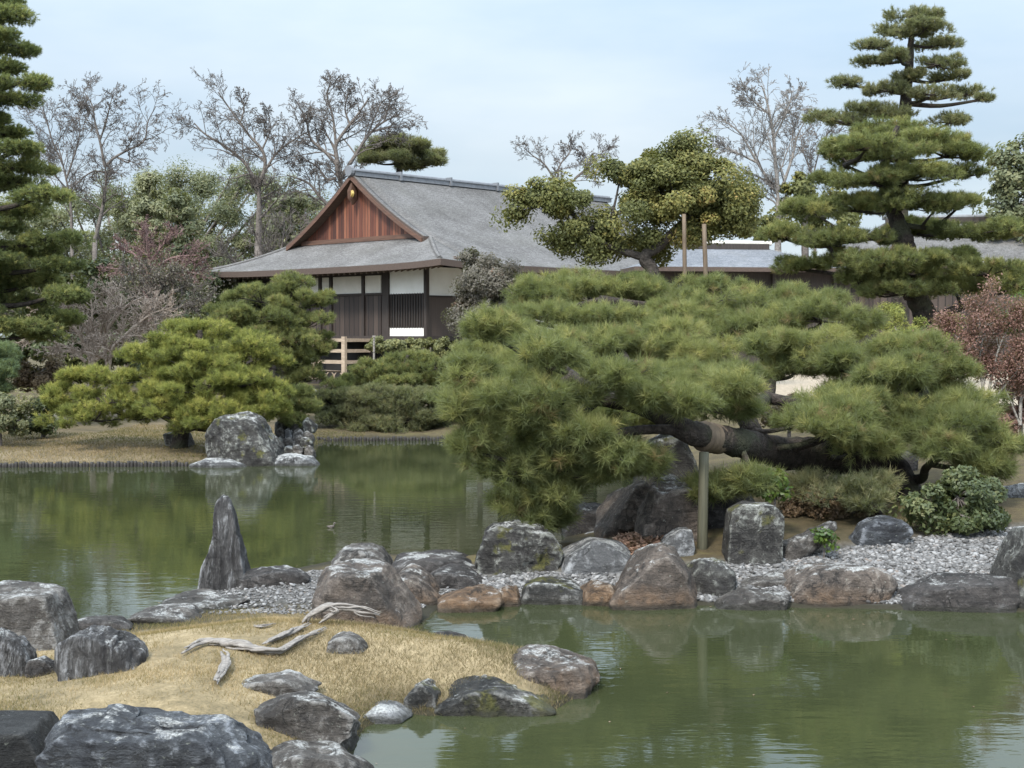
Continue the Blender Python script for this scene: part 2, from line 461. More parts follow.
ISLAND = shore([(-420, 660), (-60, 650), (58, 634), (95, 628), (140, 622), (190, 612), (300, 606), (420, 622), (440, 640), (500, 655), (560, 664),
                (592, 680), (585, 692), (552, 712), (430, 716), (405, 714), (366, 727), (352, 745), (362, 790), (366, 900), (-500, 900)])
MAIN = shore([(-900, 472), (0, 467), (190, 466), (240, 464), (316, 462), (320, 446), (332, 440), (465, 439), (590, 443), (650, 450), (655, 470), (612, 494),
              (598, 514), (566, 534), (556, 549), (480, 557), (440, 557), (385, 553), (335, 560), (300, 567), (246, 579), (205, 588), (172, 600), (185, 613),
              (300, 617), (425, 622), (440, 607), (520, 604), (610, 606), (720, 606), (790, 608), (900, 610), (1016, 612), (1100, 612), (1900, 650)],
             [(60, 12), (1500, 12), (1500, 1500), (-1500, 1500), (-1500, 33)])

def sdist(P, poly):
    """signed distance, positive inside"""
    A = poly; B = np.roll(poly, -1, axis=0)
    best = np.full(len(P), 1e9); inside = np.zeros(len(P), bool)
    for a, b in zip(A, B):
        ab = b - a
        t = np.clip(((P - a) @ ab) / max(ab @ ab, 1e-9), 0, 1)
        best = np.minimum(best, np.hypot(*(P - a - t[:, None] * ab).T))
        c = ((a[1] > P[:, 1]) != (b[1] > P[:, 1]))
        with np.errstate(divide='ignore', invalid='ignore'):
            xi = (b[0] - a[0]) * (P[:, 1] - a[1]) / (b[1] - a[1]) + a[0]
        inside ^= c & (P[:, 0] < xi)
    return np.where(inside, best, -best)

def ground_parts(P):
    P = np.atleast_2d(np.asarray(P, float))[:, :2]
    dm, di = sdist(P, MAIN), sdist(P, ISLAND)
    Z = np.column_stack([P, np.zeros(len(P))])
    hm = np.where(dm > 0, 1.45 * (1 - np.exp(-np.maximum(dm, 0) / 6.0)), np.maximum(-0.7, dm * 0.9))
    hi = np.where(di > 0, 0.50 * (1 - np.exp(-np.maximum(di, 0) / 0.9)), np.maximum(-0.7, di * 0.9))
    hi = np.where(di > 0, hi * np.clip((P[:, 1] - 8.75) / 1.5, 0.12, 1) * np.clip((15.3 - P[:, 1]) / 2.6, 0.3, 1) * np.clip(1 - 0.5 * (-2.3 - P[:, 0]) / 1.5, 0.45, 1), hi)
    hi = hi + np.where(di > 0, 0.10 * fbm(Z * 0.55, 3, 5) + 0.035 * fbm(Z * 2.5, 3, 9), 0) * np.clip(di, 0, 1)
    hm = np.where(dm > 0, hm * np.clip(0.38 + 0.62 * (P[:, 0] + 1.2) / 1.4 + 0.62 * np.clip((P[:, 1] - 21) / 3, 0, 1), 0.38, 1), hm)
    hm = hm + np.where(dm > 0, 0.14 * fbm(Z * 0.3, 3, 7) + 0.03 * fbm(Z * 2.0, 3, 3), 0) * np.clip(dm, 0, 1)
    return dm, di, hm, hi

def gz(x, y):
    dm, di, hm, hi = ground_parts([(x, y)])
    return float(max(hm[0], hi[0]))

def ong(px, py):
    """where the ground lies under a pixel"""
    z = 0.2
    for _ in range(14):
        q = onz(px, py, z)
        z = 0.5 * z + 0.5 * max(gz(q[0], q[1]), 0.0)
    return onz(px, py, z)

GRAVEL = np.array([ong(*p_)[:2] for p_ in [(478, 598), (484, 582), (500, 574), (612, 574), (640, 568), (700, 566), (735, 562), (782, 560), (850, 548), (905, 540), (1000, 530), (1100, 520), (1100, 606), (1016, 604), (900, 604), (700, 601)]])
SPIT = shore([(196, 600), (205, 589), (250, 581), (310, 570), (420, 575), (490, 580), (490, 603), (425, 612), (345, 614), (200, 610)], z=0.08)

ang = np.tan(np.linspace(R(-48), R(48), 360))
dep = np.concatenate([np.geomspace(7.0, 60, 330), np.geomspace(62, 1400, 60)])
gx = (dep[:, None] * ang[None, :]); gy = np.repeat(dep[:, None], len(ang), 1)
GP = np.column_stack([gx.ravel(), gy.ravel()])
dm, di, hm, hi = ground_parts(GP)
gzv = np.maximum(hm, hi)
far = np.clip((GP[:, 1] - 140) / 600, 0, 1)
gzv = gzv + far * 0
grass = np.clip((di - 0.10) / 0.35 + 0.5 * fbm(np.column_stack([GP * 2.2, GP[:, 0] * 0]), 3, 2), 0, 1) * (hi >= hm - 0.05)
leftbank = np.clip(dm / 0.5, 0, 1) * (GP[:, 0] < -0.145 * GP[:, 1]) * (GP[:, 1] > 28) * np.clip(1 - (dm - 5) / 3, 0, 1)
grav = np.clip(sdist(GP, GRAVEL) / 0.3 + 1.0, 0, 1)
grav = np.maximum(grav, np.clip(sdist(GP, SPIT) / 0.2 + 0.8, 0, 1))
sand = np.clip((dm - 7.2) / 0.8, 0, 1) * np.clip((GP[:, 0] - 2.0) / 1.0, 0, 1)
sand = np.maximum(sand, np.clip(1 - np.abs(dm - 10.5) / 2.0, 0, 1) * (GP[:, 0] < -3))
nr, nc = len(dep), len(ang)
i = np.arange(nr - 1)[:, None] * nc; j = np.arange(nc - 1)[None, :]
GQ = np.stack([i + j, i + j + 1, i + nc + j + 1, i + nc + j], -1).reshape(-1, 4)

m = NT('garden_ground')
v = m.n('NewGeometry').outputs['Position']
n1 = m.noise(v, 0.9, 6, 0.6); n2 = m.noise(v, 7.0, 7, 0.7); n3 = m.noise(v, 40.0, 4, 0.7)
att = lambda k: m.n('Attribute', _attribute_name=k).outputs['Fac']
soil = m.ramp(m.math('ADD', m.math('MULTIPLY', n1, 0.5), m.math('MULTIPLY', n2, 0.5)), [(0.34, (0.032, 0.029, 0.015)), (0.5, (0.07, 0.055, 0.032)), (0.66, (0.105, 0.092, 0.036))])
straw = m.ramp(m.math('ADD', m.math('MULTIPLY', n1, 0.45), m.math('ADD', m.math('MULTIPLY', n2, 0.3), m.math('MULTIPLY', n3, 0.25))), [(0.38, (0.075, 0.062, 0.036)), (0.5, (0.18, 0.14, 0.08)), (0.60, (0.29, 0.23, 0.14))])
bank = m.ramp(m.math('ADD', m.math('MULTIPLY', n1, 0.5), m.math('MULTIPLY', n2, 0.5)), [(0.36, (0.06, 0.052, 0.03)), (0.52, (0.125, 0.097, 0.06)), (0.64, (0.18, 0.145, 0.095))])
gravc = m.ramp(m.noise(v, 16.0, 4, 0.7), [(0.35, (0.04, 0.038, 0.035)), (0.65, (0.13, 0.125, 0.12))])
sandc = m.ramp(n2, [(0.35, (0.20, 0.165, 0.12)), (0.65, (0.33, 0.275, 0.21))])
col = m.mix(att('bank'), soil, bank)
col = m.mix(att('sand'), col, sandc)
col = m.mix(att('gravel'), col, gravc)
col = m.mix(att('grass'), col, straw)
wetf = m.ramp(m.n('SeparateXYZ', Vector=v).outputs['Z'], [(0.025, 0.92), (0.085, 0.0)])
col = m.mix(wetf, col, (0.022, 0.020, 0.012))
gm = m.done(m.principled(Base__Color=col, Roughness=0.95, Specular__IOR__Level=0.15, Normal=m.bump(m.math('ADD', n2, m.math('MULTIPLY', n3, 0.5)), 0.6, 0.03)))
me = make_mesh('ground', np.column_stack([GP, gzv]), None, GQ, {'grass': grass, 'gravel': grav, 'sand': sand, 'bank': leftbank}, True, [gm])
tag(put('ground', me), kind='structure')

m = NT('pond_water')
v = m.n('NewGeometry').outputs['Position']
w1 = m.noise(m.mapping(v, (0.55, 1.9, 1.0)), 2.0, 3, 0.5, 0.3)
w2 = m.noise(m.mapping(v, (1.6, 4.2, 1.0), (0, 0, 0.12)), 3.5, 2, 0.5)
calm = m.ramp(m.noise(m.mapping(v, (0.12, 0.3, 1)), 1.0, 2), [(0.35, 0.35), (0.65, 1.0)])
hgt = m.math('MULTIPLY', m.math('ADD', w1, m.math('MULTIPLY', w2, 0.28)), calm)
murk = m.ramp(m.noise(v, 0.35, 3), [(0.35, (0.025, 0.030, 0.013)), (0.65, (0.034, 0.039, 0.018))])
wm = m.done(m.principled(Base__Color=murk, Roughness=0.015, IOR=1.33, Specular__IOR__Level=0.8, Normal=m.bump(hgt, 0.15, 0.028)))
me = make_mesh('pond_water', [(-80, 3, 0), (80, 3, 0), (80, 70, 0), (-80, 70, 0)], None, [(0, 1, 2, 3)], None, False, [wm])
tag(put('pond_water', me), kind='structure')

# ------------------------------------------------------------------ the villa
def roof_mat(name, c1, c2, c3):
    m = NT(name)
    v = m.n('TexCoord').outputs['Object']
    a = m.noise(m.mapping(v, (0.6, 0.6, 0.6)), 1.2, 5, 0.6)
    b = m.noise(m.mapping(v, (2.5, 2.5, 22.0)), 2.2, 4, 0.7)
    g = m.noise(m.mapping(v, (1, 1, 1.6)), 17.0, 5, 0.8)
    f = m.math('ADD', m.math('MULTIPLY', a, 0.2), m.math('ADD', m.math('MULTIPLY', b, 0.35), m.math('MULTIPLY', g, 0.45)))
    col = m.ramp(f, [(0.41, c1), (0.5, c2), (0.59, c3)])
    zz = m.n('SeparateXYZ', Vector=v).outputs['Z']
    course = m.n('TexWave', Vector=v, Scale=2.6, Distortion=1.2, _bands_direction='Z', _wave_profile='SAW', Detail=2).outputs['Fac']
    col = m.mix(m.ramp(m.noise(v, 0.8, 3), [(0.5, 0.0), (0.7, 0.25)]), col, (0.10, 0.097, 0.085))
    return m.done(m.principled(Base__Color=col, Roughness=0.92, Specular__IOR__Level=0.12, Normal=m.bump(m.math('ADD', course, g), 0.7, 0.05)))
M['shingle'] = roof_mat('weathered_shingles', (0.058, 0.055, 0.053), (0.108, 0.104, 0.101), (0.175, 0.17, 0.167))
M['shingle_blue'] = roof_mat('bluish_shingles', (0.075, 0.08, 0.088), (0.13, 0.137, 0.15), (0.195, 0.203, 0.22))
M['fascia'] = wood_mat('bark_eave_edge', (0.03, 0.02, 0.015), (0.085, 0.056, 0.042), (6, 6, 30))
M['dark_wood'] = wood_mat('dark_timber', (0.014, 0.010, 0.008), (0.04, 0.029, 0.024), (9, 9, 0.8))
M['soffit'] = wood_mat('brown_soffit', (0.05, 0.034, 0.024), (0.11, 0.075, 0.05), (9, 1, 9))
M['beam'] = wood_mat('red_brown_beam', (0.045, 0.021, 0.013), (0.11, 0.055, 0.033), (0.6, 9, 9))
M['rail_wood'] = wood_mat('pale_timber', (0.20, 0.15, 0.105), (0.42, 0.33, 0.245), (1, 8, 8))
M['ridge'] = wood_mat('grey_ridge_tile', (0.085, 0.09, 0.098), (0.165, 0.172, 0.185), (3, 3, 3), 0.6)
def planks(name, stops, w):
    m = NT(name)
    v = m.n('TexCoord').outputs['Object']
    x = m.n('SeparateXYZ', Vector=v).outputs['X']
    cell = m.math('FLOOR', m.math('DIVIDE', x, w))
    rnd = m.n('TexWhiteNoise', _noise_dimensions='1D', W=cell).outputs['Value']
    fr = m.math('FRACT', m.math('DIVIDE', x, w))
    gap = m.ramp(m.math('ABSOLUTE', m.math('SUBTRACT', fr, 0.5)), [(0.40, 1.0), (0.47, 0.12)])
    st = m.noise(m.mapping(v, (14, 14, 0.7)), 1.5, 6, 0.7)
    col = m.ramp(m.math('ADD', m.math('MULTIPLY', rnd, 0.45), m.math('MULTIPLY', st, 0.55)), stops)
    col = m.mix(1.0, col, gap, 'MULTIPLY')
    return m.done(m.principled(Base__Color=col, Roughness=0.7, Normal=m.bump(m.math('ADD', gap, m.math('MULTIPLY', st, 0.3)), 0.6, 0.02)))
M['gable_planks'] = planks('red_brown_planks', [(0.25, (0.036, 0.010, 0.005)), (0.5, (0.095, 0.026, 0.012)), (0.75, (0.20, 0.075, 0.038))], 0.17)
M['door_planks'] = planks('dark_board_doors', [(0.25, (0.022, 0.014, 0.011)), (0.75, (0.06, 0.042, 0.033))], 0.3)
m = NT('white_plaster')
n_ = m.noise(m.n('TexCoord').outputs['Object'], 1.5, 5, 0.6)
M['plaster'] = m.done(m.principled(Base__Color=m.ramp(n_, [(0.3, (0.66, 0.65, 0.61)), (0.7, (0.76, 0.755, 0.72))]), Roughness=0.85))
m = NT('paper_panel')
M['paper'] = m.done(m.principled(Base__Color=m.ramp(m.noise(m.n('TexCoord').outputs['Object'], 2.0, 3), [(0.3, (0.50, 0.475, 0.42)), (0.7, (0.60, 0.57, 0.51))]), Roughness=0.8))
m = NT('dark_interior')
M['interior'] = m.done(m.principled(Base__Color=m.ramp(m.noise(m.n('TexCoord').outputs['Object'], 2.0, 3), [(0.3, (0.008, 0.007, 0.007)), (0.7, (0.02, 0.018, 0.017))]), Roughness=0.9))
m = NT('gilt_boss')
M['gilt'] = m.done(m.principled(Base__Color=m.ramp(m.noise(m.n('TexCoord').outputs['Object'], 9.0, 3), [(0.3, (0.55, 0.38, 0.10)), (0.7, (0.75, 0.58, 0.22))]), Roughness=0.35, Metallic=0.6))

GROUND_Z = 1.4
C0 = np.array([-2.6, 52.0])
EX, EY = np.array([0.724, -0.690]), np.array([0.690, 0.724])
H_ROT = math.atan2(EX[1], EX[0])

def u_at(px, s):
    """how far along the gable front (from its near corner) a pixel column falls on the plane s behind the eave"""
    k = (px - 512.0) / F_PX
    b = C0 + s * EY
    return (k * b[1] - b[0]) / (EX[0] - k * EX[1])       # metres along EX (negative = towards the far left)

def curved_roof(bm, x0, x1, y0, y1, nx, ny, top, thick=0.24):
    xs, ys = np.linspace(x0, x1, nx), np.linspace(y0, y1, ny)
    X, Y = np.meshgrid(xs, ys)
    Z = top(X, Y)
    V = np.column_stack([X.ravel(), Y.ravel(), Z.ravel()])
    i = np.arange(ny - 1)[:, None] * nx; j = np.arange(nx - 1)[None, :]
    Q = np.stack([i + j, i + j + 1, i + nx + j + 1, i + nx + j], -1).reshape(-1, 4)
    nV = len(V)
    V2 = V.copy(); V2[:, 2] -= thick
    b = [*range(0, nx), *range(2 * nx - 1, nx * ny, nx), *range(nx * ny - 2, nx * (ny - 1) - 1, -1), *range(nx * (ny - 2), 0, -nx)]
    S = [(b[k], b[k] + nV, b[(k + 1) % len(b)] + nV, b[(k + 1) % len(b)]) for k in range(len(b))]
    return np.vstack([V, V2]), Q, Q[:, ::-1] + nV, np.array(S)

def roof_object(name, parent, args, mats=('shingle', 'fascia', 'soffit')):
    V, Q1, Q2, S = curved_roof(None, *args)
    Q = np.concatenate([Q1, Q2, S])
    mi = np.concatenate([np.zeros(len(Q1)), np.full(len(Q2), 2), np.full(len(S), 1)])
    me = make_mesh(name, V, None, Q, None, False, [M[k] for k in mats], mi)
    me.polygons.foreach_set('use_smooth', np.concatenate([np.ones(len(Q1), bool), np.zeros(len(Q2) + len(S), bool)]))
    return put(name, me, parent)

# local frame: X along the gable front (0 at the near corner, negative to the far left), Y towards the back, Z above the garden
WU, SD = 15.0, 20.6
zl = lambda zc: zc + CAM_H - GROUND_Z                    # from height above the camera to local height
EAVE = zl(2.67)
def prof(e):                                            # roof height over its eave, e metres in from the edge
    e = np.clip(e, 0, 7.5)
    return EAVE + 0.27 * e + 0.0348 * e ** 2
def lift(X, Y):
    d = np.minimum(np.hypot(X, Y), np.hypot(X + WU, Y))
    return 0.13 * np.exp(-d / 1.6)
SG = 2.35
def top_main(X, Y): return prof(np.minimum(-X, X + WU))
def top_front(X, Y): return np.minimum(prof(np.minimum(-X, X + WU)), prof(Y * 1.30)) + lift(X, Y)
def top_back(X, Y): return np.minimum(prof(np.minimum(-X, X + WU)), prof((SD - Y) * 1.30))

house = empty('villa', (C0[0], C0[1], GROUND_Z), H_ROT)
tag(house, 'villa with grey shingled hip and gable roof, red brown gable and white wall panels', 'villa')
roof = roof_object('roof', house, (-WU, 0, SG + 0.003, SD - SG, 61, 24, top_main))
roof_object('front_eave', house, (-WU, 0, 0, SG, 101, 16, top_front))
roof_object('back_eave', house, (-WU, 0, SD - SG + 0.003, SD, 61, 10, top_back))
RZ = float(prof(np.array(WU / 2)))
xm = -WU / 2
# gable: planked wall with a curved top that follows the roof, its barge boards, tie beam and pendant
xa, xb = -WU + 3.25, -3.25
GY = SG + 0.55
# overhang of the main roof past the gable wall
def over(X, Y): return prof(np.minimum(-X, X + WU)) + 0.003
roof_object('gable_overhang', house, (xa - 0.12, xb + 0.12, SG - 0.30, SG, 41, 3, lambda X, Y: over(X, Y)))
xs = np.linspace(xa + 0.1, xb - 0.1, 60)
zt = prof(np.minimum(-xs, xs + WU)) - 0.22
zb = np.full_like(xs, float(prof(np.array(SG * 1.30))) - 0.25)
zt = np.maximum(zt, zb + 0.01)
V = np.vstack([np.column_stack([xs, np.full_like(xs, SG + 0.14), zb]), np.column_stack([xs, np.full_like(xs, SG + 0.14), zt])])
n = len(xs); k = np.arange(n - 1)
put('gable_wall', make_mesh('gable_wall', V, None, np.stack([k, k + 1, n + k + 1, n + k], -1), None, False, [M['gable_planks']]), house)
for side in (0, 1):
    b = MB()
    xs = np.linspace(xm, xb + 0.06, 26) if side else np.linspace(xa - 0.06, xm, 26)
    zt = prof(np.minimum(-xs, xs + WU)) - 0.10
    w = 0.17
    y0, y1 = SG - 0.35, SG - 0.302
    n = len(xs)
    V = np.vstack([np.column_stack([xs, np.full(n, y), z]) for y in (y0, y1) for z in (zt, zt - w)])
    k = np.arange(n - 1)
    Q = np.concatenate([np.stack([k, k + 1, n + k + 1, n + k], -1), np.stack([2 * n + k, 3 * n + k, 3 * n + k + 1, 2 * n + k + 1], -1),
                        np.stack([k, 2 * n + k, 2 * n + k + 1, k + 1], -1), np.stack([n + k, n + k + 1, 3 * n + k + 1, 3 * n + k], -1)])
    b.add(V, quads=Q)
    b.build('barge_board', M['beam'], house)
b = MB(); b.box(xa + 0.55, xb - 0.55, SG + 0.01, SG + 0.12, float(zb[0]) + 0.27, float(zb[0]) + 0.45)
b.build('tie_beam', M['beam'], house)
b = MB()
for q in range(1):
    b.tube([(xm, SG - 0.20, RZ - 0.40), (xm, SG - 0.20, RZ - 0.75), (xm, SG - 0.20, RZ - 1.05), (xm, SG - 0.20, RZ - 1.30)], [0.10, 0.30, 0.28, 0.05], 6, flat=0.25)
pend = b.build('gable_pendant', M['beam'], house)
b = MB(); b.tube([(xm, SG - 0.36, RZ - 0.85), (xm, SG - 0.27, RZ - 0.85)], [0.13, 0.17], 12)
b.build('gilt_boss', M['gilt'], pend)
# ridge: a stack of tiles with a rolled top and straps
b = MB()
b.box(xm - 0.24, xm + 0.24, SG - 0.25, SD - SG + 0.25, RZ - 0.12, RZ + 0.06)
b.box(xm - 0.28, xm + 0.28, SG - 0.29, SD - SG + 0.29, RZ + 0.063, RZ + 0.10)
yy = np.linspace(SG - 0.35, SD - SG + 0.35, 40)
b.tube(np.column_stack([np.full(40, xm), yy, np.full(40, RZ + 0.13)]), 0.08, 8)
rc = b.build('ridge_cap', M['ridge'], house)
b = MB(); b.tube([(xm, SG - 0.44, RZ + 0.08), (xm, SG - 0.30, RZ + 0.08)], [0.22, 0.25], 14)
b.build('ridge_end_tile', M['ridge'], rc)
for y in np.linspace(SG + 2.2, SD - SG - 2, 5):
    b = MB(); b.box(xm - 0.33, xm + 0.33, y - 0.05, y + 0.05, RZ - 0.14, RZ + 0.225); b.build('ridge_strap', M['ridge'], rc)
for sx in (0, 1):                                         # hip ridges of the front slope
    b = MB()
    q = np.linspace(0.2, SG - 0.05, 14)
    hx = -q * 1.30 if sx == 0 else -WU + q * 1.30
    b.tube(np.column_stack([hx, q, top_front(hx, q) - 0.02]), 0.10, 7)
    b.build('hip_ridge', M['shingle'], house)

FS, FL = 1.4, zl(-0.04)                                   # front wall plane and floor level
WT = zl(2.62)                                             # wall top
UC = u_at(426, FS)                                        # corner post
zpx = lambda py, px: (HORIZON - py) / F_PX * (C0 + UC * EX * 0 + u_at(px, FS) * EX + FS * EY)[1] + CAM_H - GROUND_Z
zp = lambda py: zpx(py, 400)
# core behind the front
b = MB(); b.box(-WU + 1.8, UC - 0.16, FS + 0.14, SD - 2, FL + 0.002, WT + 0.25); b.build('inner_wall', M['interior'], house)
def panel(name, p0, p1, y0, y1, mat, d0=0.02, d1=0.10, parent=None):
    b = MB(); b.box(u_at(p0, FS), u_at(p1, FS), FS + d0, FS + d1, zp(y0), zp(y1)); return b.build(name, M[mat], parent or house)
def post(p, w=0.15, z0=FL, z1=WT, d=0.0):
    x = u_at(p, FS); b = MB(); b.box(x - w / 2, x + w / 2, FS - 0.05 - d, FS + 0.11, z0, z1); return b.build('post', M['dark_wood'], house)
panel('plaster_panel', 389.5, 424, 294, 266, 'plaster')
panel('plaster_panel', 389.5, 424, 336.5, 328, 'plaster')
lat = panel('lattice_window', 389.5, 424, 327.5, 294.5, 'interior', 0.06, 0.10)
for p in np.linspace(391, 422.5, 13):
    x = u_at(p, FS); b = MB(); b.box(x - 0.022, x + 0.022, FS + 0.01, FS + 0.055, zp(328.6), zp(293.4)); b.build('lattice_bar', M['dark_wood'], lat)
for p0, p1 in ((365, 380.5), (333, 362), (322, 330), (310, 319.5), (290, 308), (270, 288)):
    panel('paper_panel', p0, p1, 292.2, 274.5, 'paper')
    panel('board_door', p0, p1, 339, 294.6, 'door_planks', 0.03, 0.09)
panel('slatted_door', 381.5, 387.2, 339, 274.5, 'dark_wood')
b = MB(); b.box(u_at(262, FS), u_at(389, FS), FS - 0.03, FS + 0.115, zp(294.5), zp(292.2)); b.build('lintel', M['dark_wood'], house)
b = MB(); b.box(u_at(262, FS), u_at(389, FS), FS - 0.04, FS + 0.118, zp(274.4), zp(270.5)); b.build('upper_beam', M['dark_wood'], house)
for p in (426, 388.3, 363.6, 331.3, 320.6, 309, 289): post(p)
# open veranda end on the far left with its own eave post
b = MB(); x = -WU + 1.2; b.box(x - 0.09, x + 0.09, 0.9, 1.08, -0.1, EAVE - 0.1); b.build('post', M['dark_wood'], house)
# the long side, mostly behind the garden trees
def side(name, y0, y1, z0, z1, mat, d0=0.02, d1=0.1):
    b = MB(); b.box(UC - d1, UC - d0, y0, y1, z0, z1); return b.build(name, M[mat], house)
for q in range(8):
    y0 = FS + 0.12 + q * 2.0
    side('plaster_panel', y0, y0 + 1.86, zp(296), WT, 'plaster')
    side('plaster_panel' if q % 2 else 'board_door', y0, y0 + 1.86, FL, zp(297.6), 'paper' if q % 2 else 'door_planks')
    b = MB(); b.box(UC - 0.12, UC + 0.03, y0 + 1.86, y0 + 2.0, FL, WT); b.build('post', M['dark_wood'], house)
b = MB(); b.box(UC - 0.13, UC + 0.035, FS + 0.13, SD - 2, zp(297.6), zp(296)); b.build('lintel', M['dark_wood'], house)
# floor edge, stilts and the step platform in front of the doors
b = MB(); b.box(-WU + 1.2, UC + 0.12, FS - 0.25, SD - 1.8, FL - 0.18, FL); b.build('floor_edge', M['dark_wood'], house)
for p in (424, 400, 372, 345, 318, 292, 270):
    x = u_at(p, FS); b = MB(); b.box(x - 0.08, x + 0.08, FS - 0.1, FS + 0.06, -0.2, FL - 0.183); b.build('stilt', M['dark_wood'], house)
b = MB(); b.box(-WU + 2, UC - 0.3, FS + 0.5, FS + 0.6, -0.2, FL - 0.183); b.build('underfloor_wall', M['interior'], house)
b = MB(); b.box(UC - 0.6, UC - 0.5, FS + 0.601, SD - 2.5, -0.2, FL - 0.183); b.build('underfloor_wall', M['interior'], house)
deck = empty('viewing_platform', (0, 0, 0)); deck.parent = house
bx0, bx1 = u_at(325, FS - 0.9), u_at(358, FS - 0.9)
ST = FS - 0.255
for (z, hh) in ((FL - 0.10, 0.13), (FL - 0.52, 0.13), (FL - 0.96, 0.13)):
    b = MB(); b.box(bx0, bx1, ST - 1.2, ST, z - hh, z); b.build('plank', M['rail_wood'], deck)
for x in (bx0 + 0.1, bx1 - 0.1):
    b = MB(); b.box(x - 0.10, x + 0.10, ST - 1.325, ST - 1.205, -0.15, FL - 0.02); b.build('leg', M['rail_wood'], deck)
# rafters under the near eaves
rm = None
for x in np.linspace(-WU + 0.3, -0.3, 44):
    if rm is None:
        b = MB(); b.box(-0.035, 0.035, 0.0, 1.3, -0.09, 0.0); r0 = b.build('rafter', M['soffit'], house); rm = r0.data; o = r0
    else:
        o = put('rafter', rm, house)
    o.location = (x, 0.12, EAVE - 0.235 + 0.13 * math.exp(-min(-x, x + WU) / 1.6)); o.rotation_euler = (math.atan(0.36), 0, 0)
for y in np.linspace(1.6, 12, 24):
    o = put('rafter', rm, house); o.location = (-0.12, y, EAVE - 0.235); o.rotation_euler = (math.atan(0.3), 0, math.pi / 2)

# neighbouring roofs
def annex(name, label, loc, rz, wx, wy, eave, rise, cat='building', mats=('shingle_blue', 'fascia', 'soffit'), walls='beam', ridge='ridge', hip=True, base=-0.2):
    r = empty(name, (loc[0], loc[1], 0), rz)
    tag(r, label, cat)
    def top(X, Y):
        e = np.minimum(wy / 2 - np.abs(Y), (wx / 2 - np.abs(X)) * 1.1) if hip else wy / 2 - np.abs(Y)
        e = np.clip(e, 0, None) / (wy / 2)
        return eave + rise * (0.72 * e + 0.28 * e ** 2)
    roof_object('roof', r, (-wx / 2, wx / 2, -wy / 2, wy / 2, 61, 31, top, 0.18), mats)
    b = MB(); L_ = wx / 2 - (wy / 2 / 1.1 if hip else 0)
    b.box(-L_, L_, -0.22, 0.22, eave + rise - 0.08, eave + rise + 0.16); b.build('ridge_band', M['dark_wood'], r)
    b = MB(); b.tube([(-L_ - 0.15, 0, eave + rise + 0.20), (0, 0, eave + rise + 0.20), (L_ + 0.15, 0, eave + rise + 0.20)], 0.10, 8); b.build('ridge_cap', M[ridge], r)
    b = MB(); b.box(-wx / 2 + 0.9, wx / 2 - 0.9, -wy / 2 + 0.9, wy / 2 - 0.9, base, eave - 0.05); b.build('wall', M[walls], r)
    for x in np.linspace(-wx / 2 + 0.8, wx / 2 - 0.8, max(3, int(wx / 2))):
        b = MB(); b.box(x - 0.07, x + 0.07, -wy / 2 + 0.72, -wy / 2 + 0.86, base, eave - 0.02); b.build('post', M['dark_wood'], r)
    return r
p = at(752, 262, 58); annex('garden_building', 'low building with bluish shingle roof behind the pine, between villa and tall pine', (p[0] - 0.6, p[1] + 3, 0), R(8), 9.5, 6.4, 5.75, 0.98, walls='dark_wood', ridge='paper')
p = at(965, 262, 60); annex('tea_house', 'broad pale grey roofed house partly hidden behind the layered pine', (p[0] + 1.2, p[1] + 4, 0), R(-10), 15, 9, 5.9, 2.2, mats=('shingle', 'fascia', 'soffit'), walls='door_planks')
p = at(262, 291, 72); annex('rear_wing', 'small grey roof wing seen beneath the left eave of the villa', (p[0] + 1.5, p[1] + 3, 0), H_ROT, 9, 5.0, 5.2, 1.1, mats=('shingle', 'fascia', 'soffit'), walls='dark_wood')
p = at(700, 262, 66); annex('linking_roof', 'far pale shingle roof seen between the two support poles', (p[0] - 2.0, p[1] + 3, 0), R(-30), 8, 6, 5.9, 1.5, mats=('shingle_blue', 'fascia', 'soffit'), walls='dark_wood')
# ------------------------------------------------------------------ rocks
_ico = {}
def ico(sub):
    if sub not in _ico:
        bm = bmesh.new()
        bmesh.ops.create_icosphere(bm, subdivisions=sub, radius=1.0)
        V = np.array([v.co[:] for v in bm.verts]); T = np.array([[v.index for v in f.verts] for f in bm.faces])
        bm.free(); _ico[sub] = (V, T)
    return _ico[sub]

def hull2(P):
    P = sorted(map(tuple, P))
    def half(Q):
        h = []
        for p in Q:
            while len(h) > 1 and (h[-1][0] - h[-2][0]) * (p[1] - h[-2][1]) - (h[-1][1] - h[-2][1]) * (p[0] - h[-2][0]) <= 0: h.pop()
            h.append(p)
        return h
    a, b = half(P), half(P[::-1])
    return np.array(a[:-1] + b[:-1])

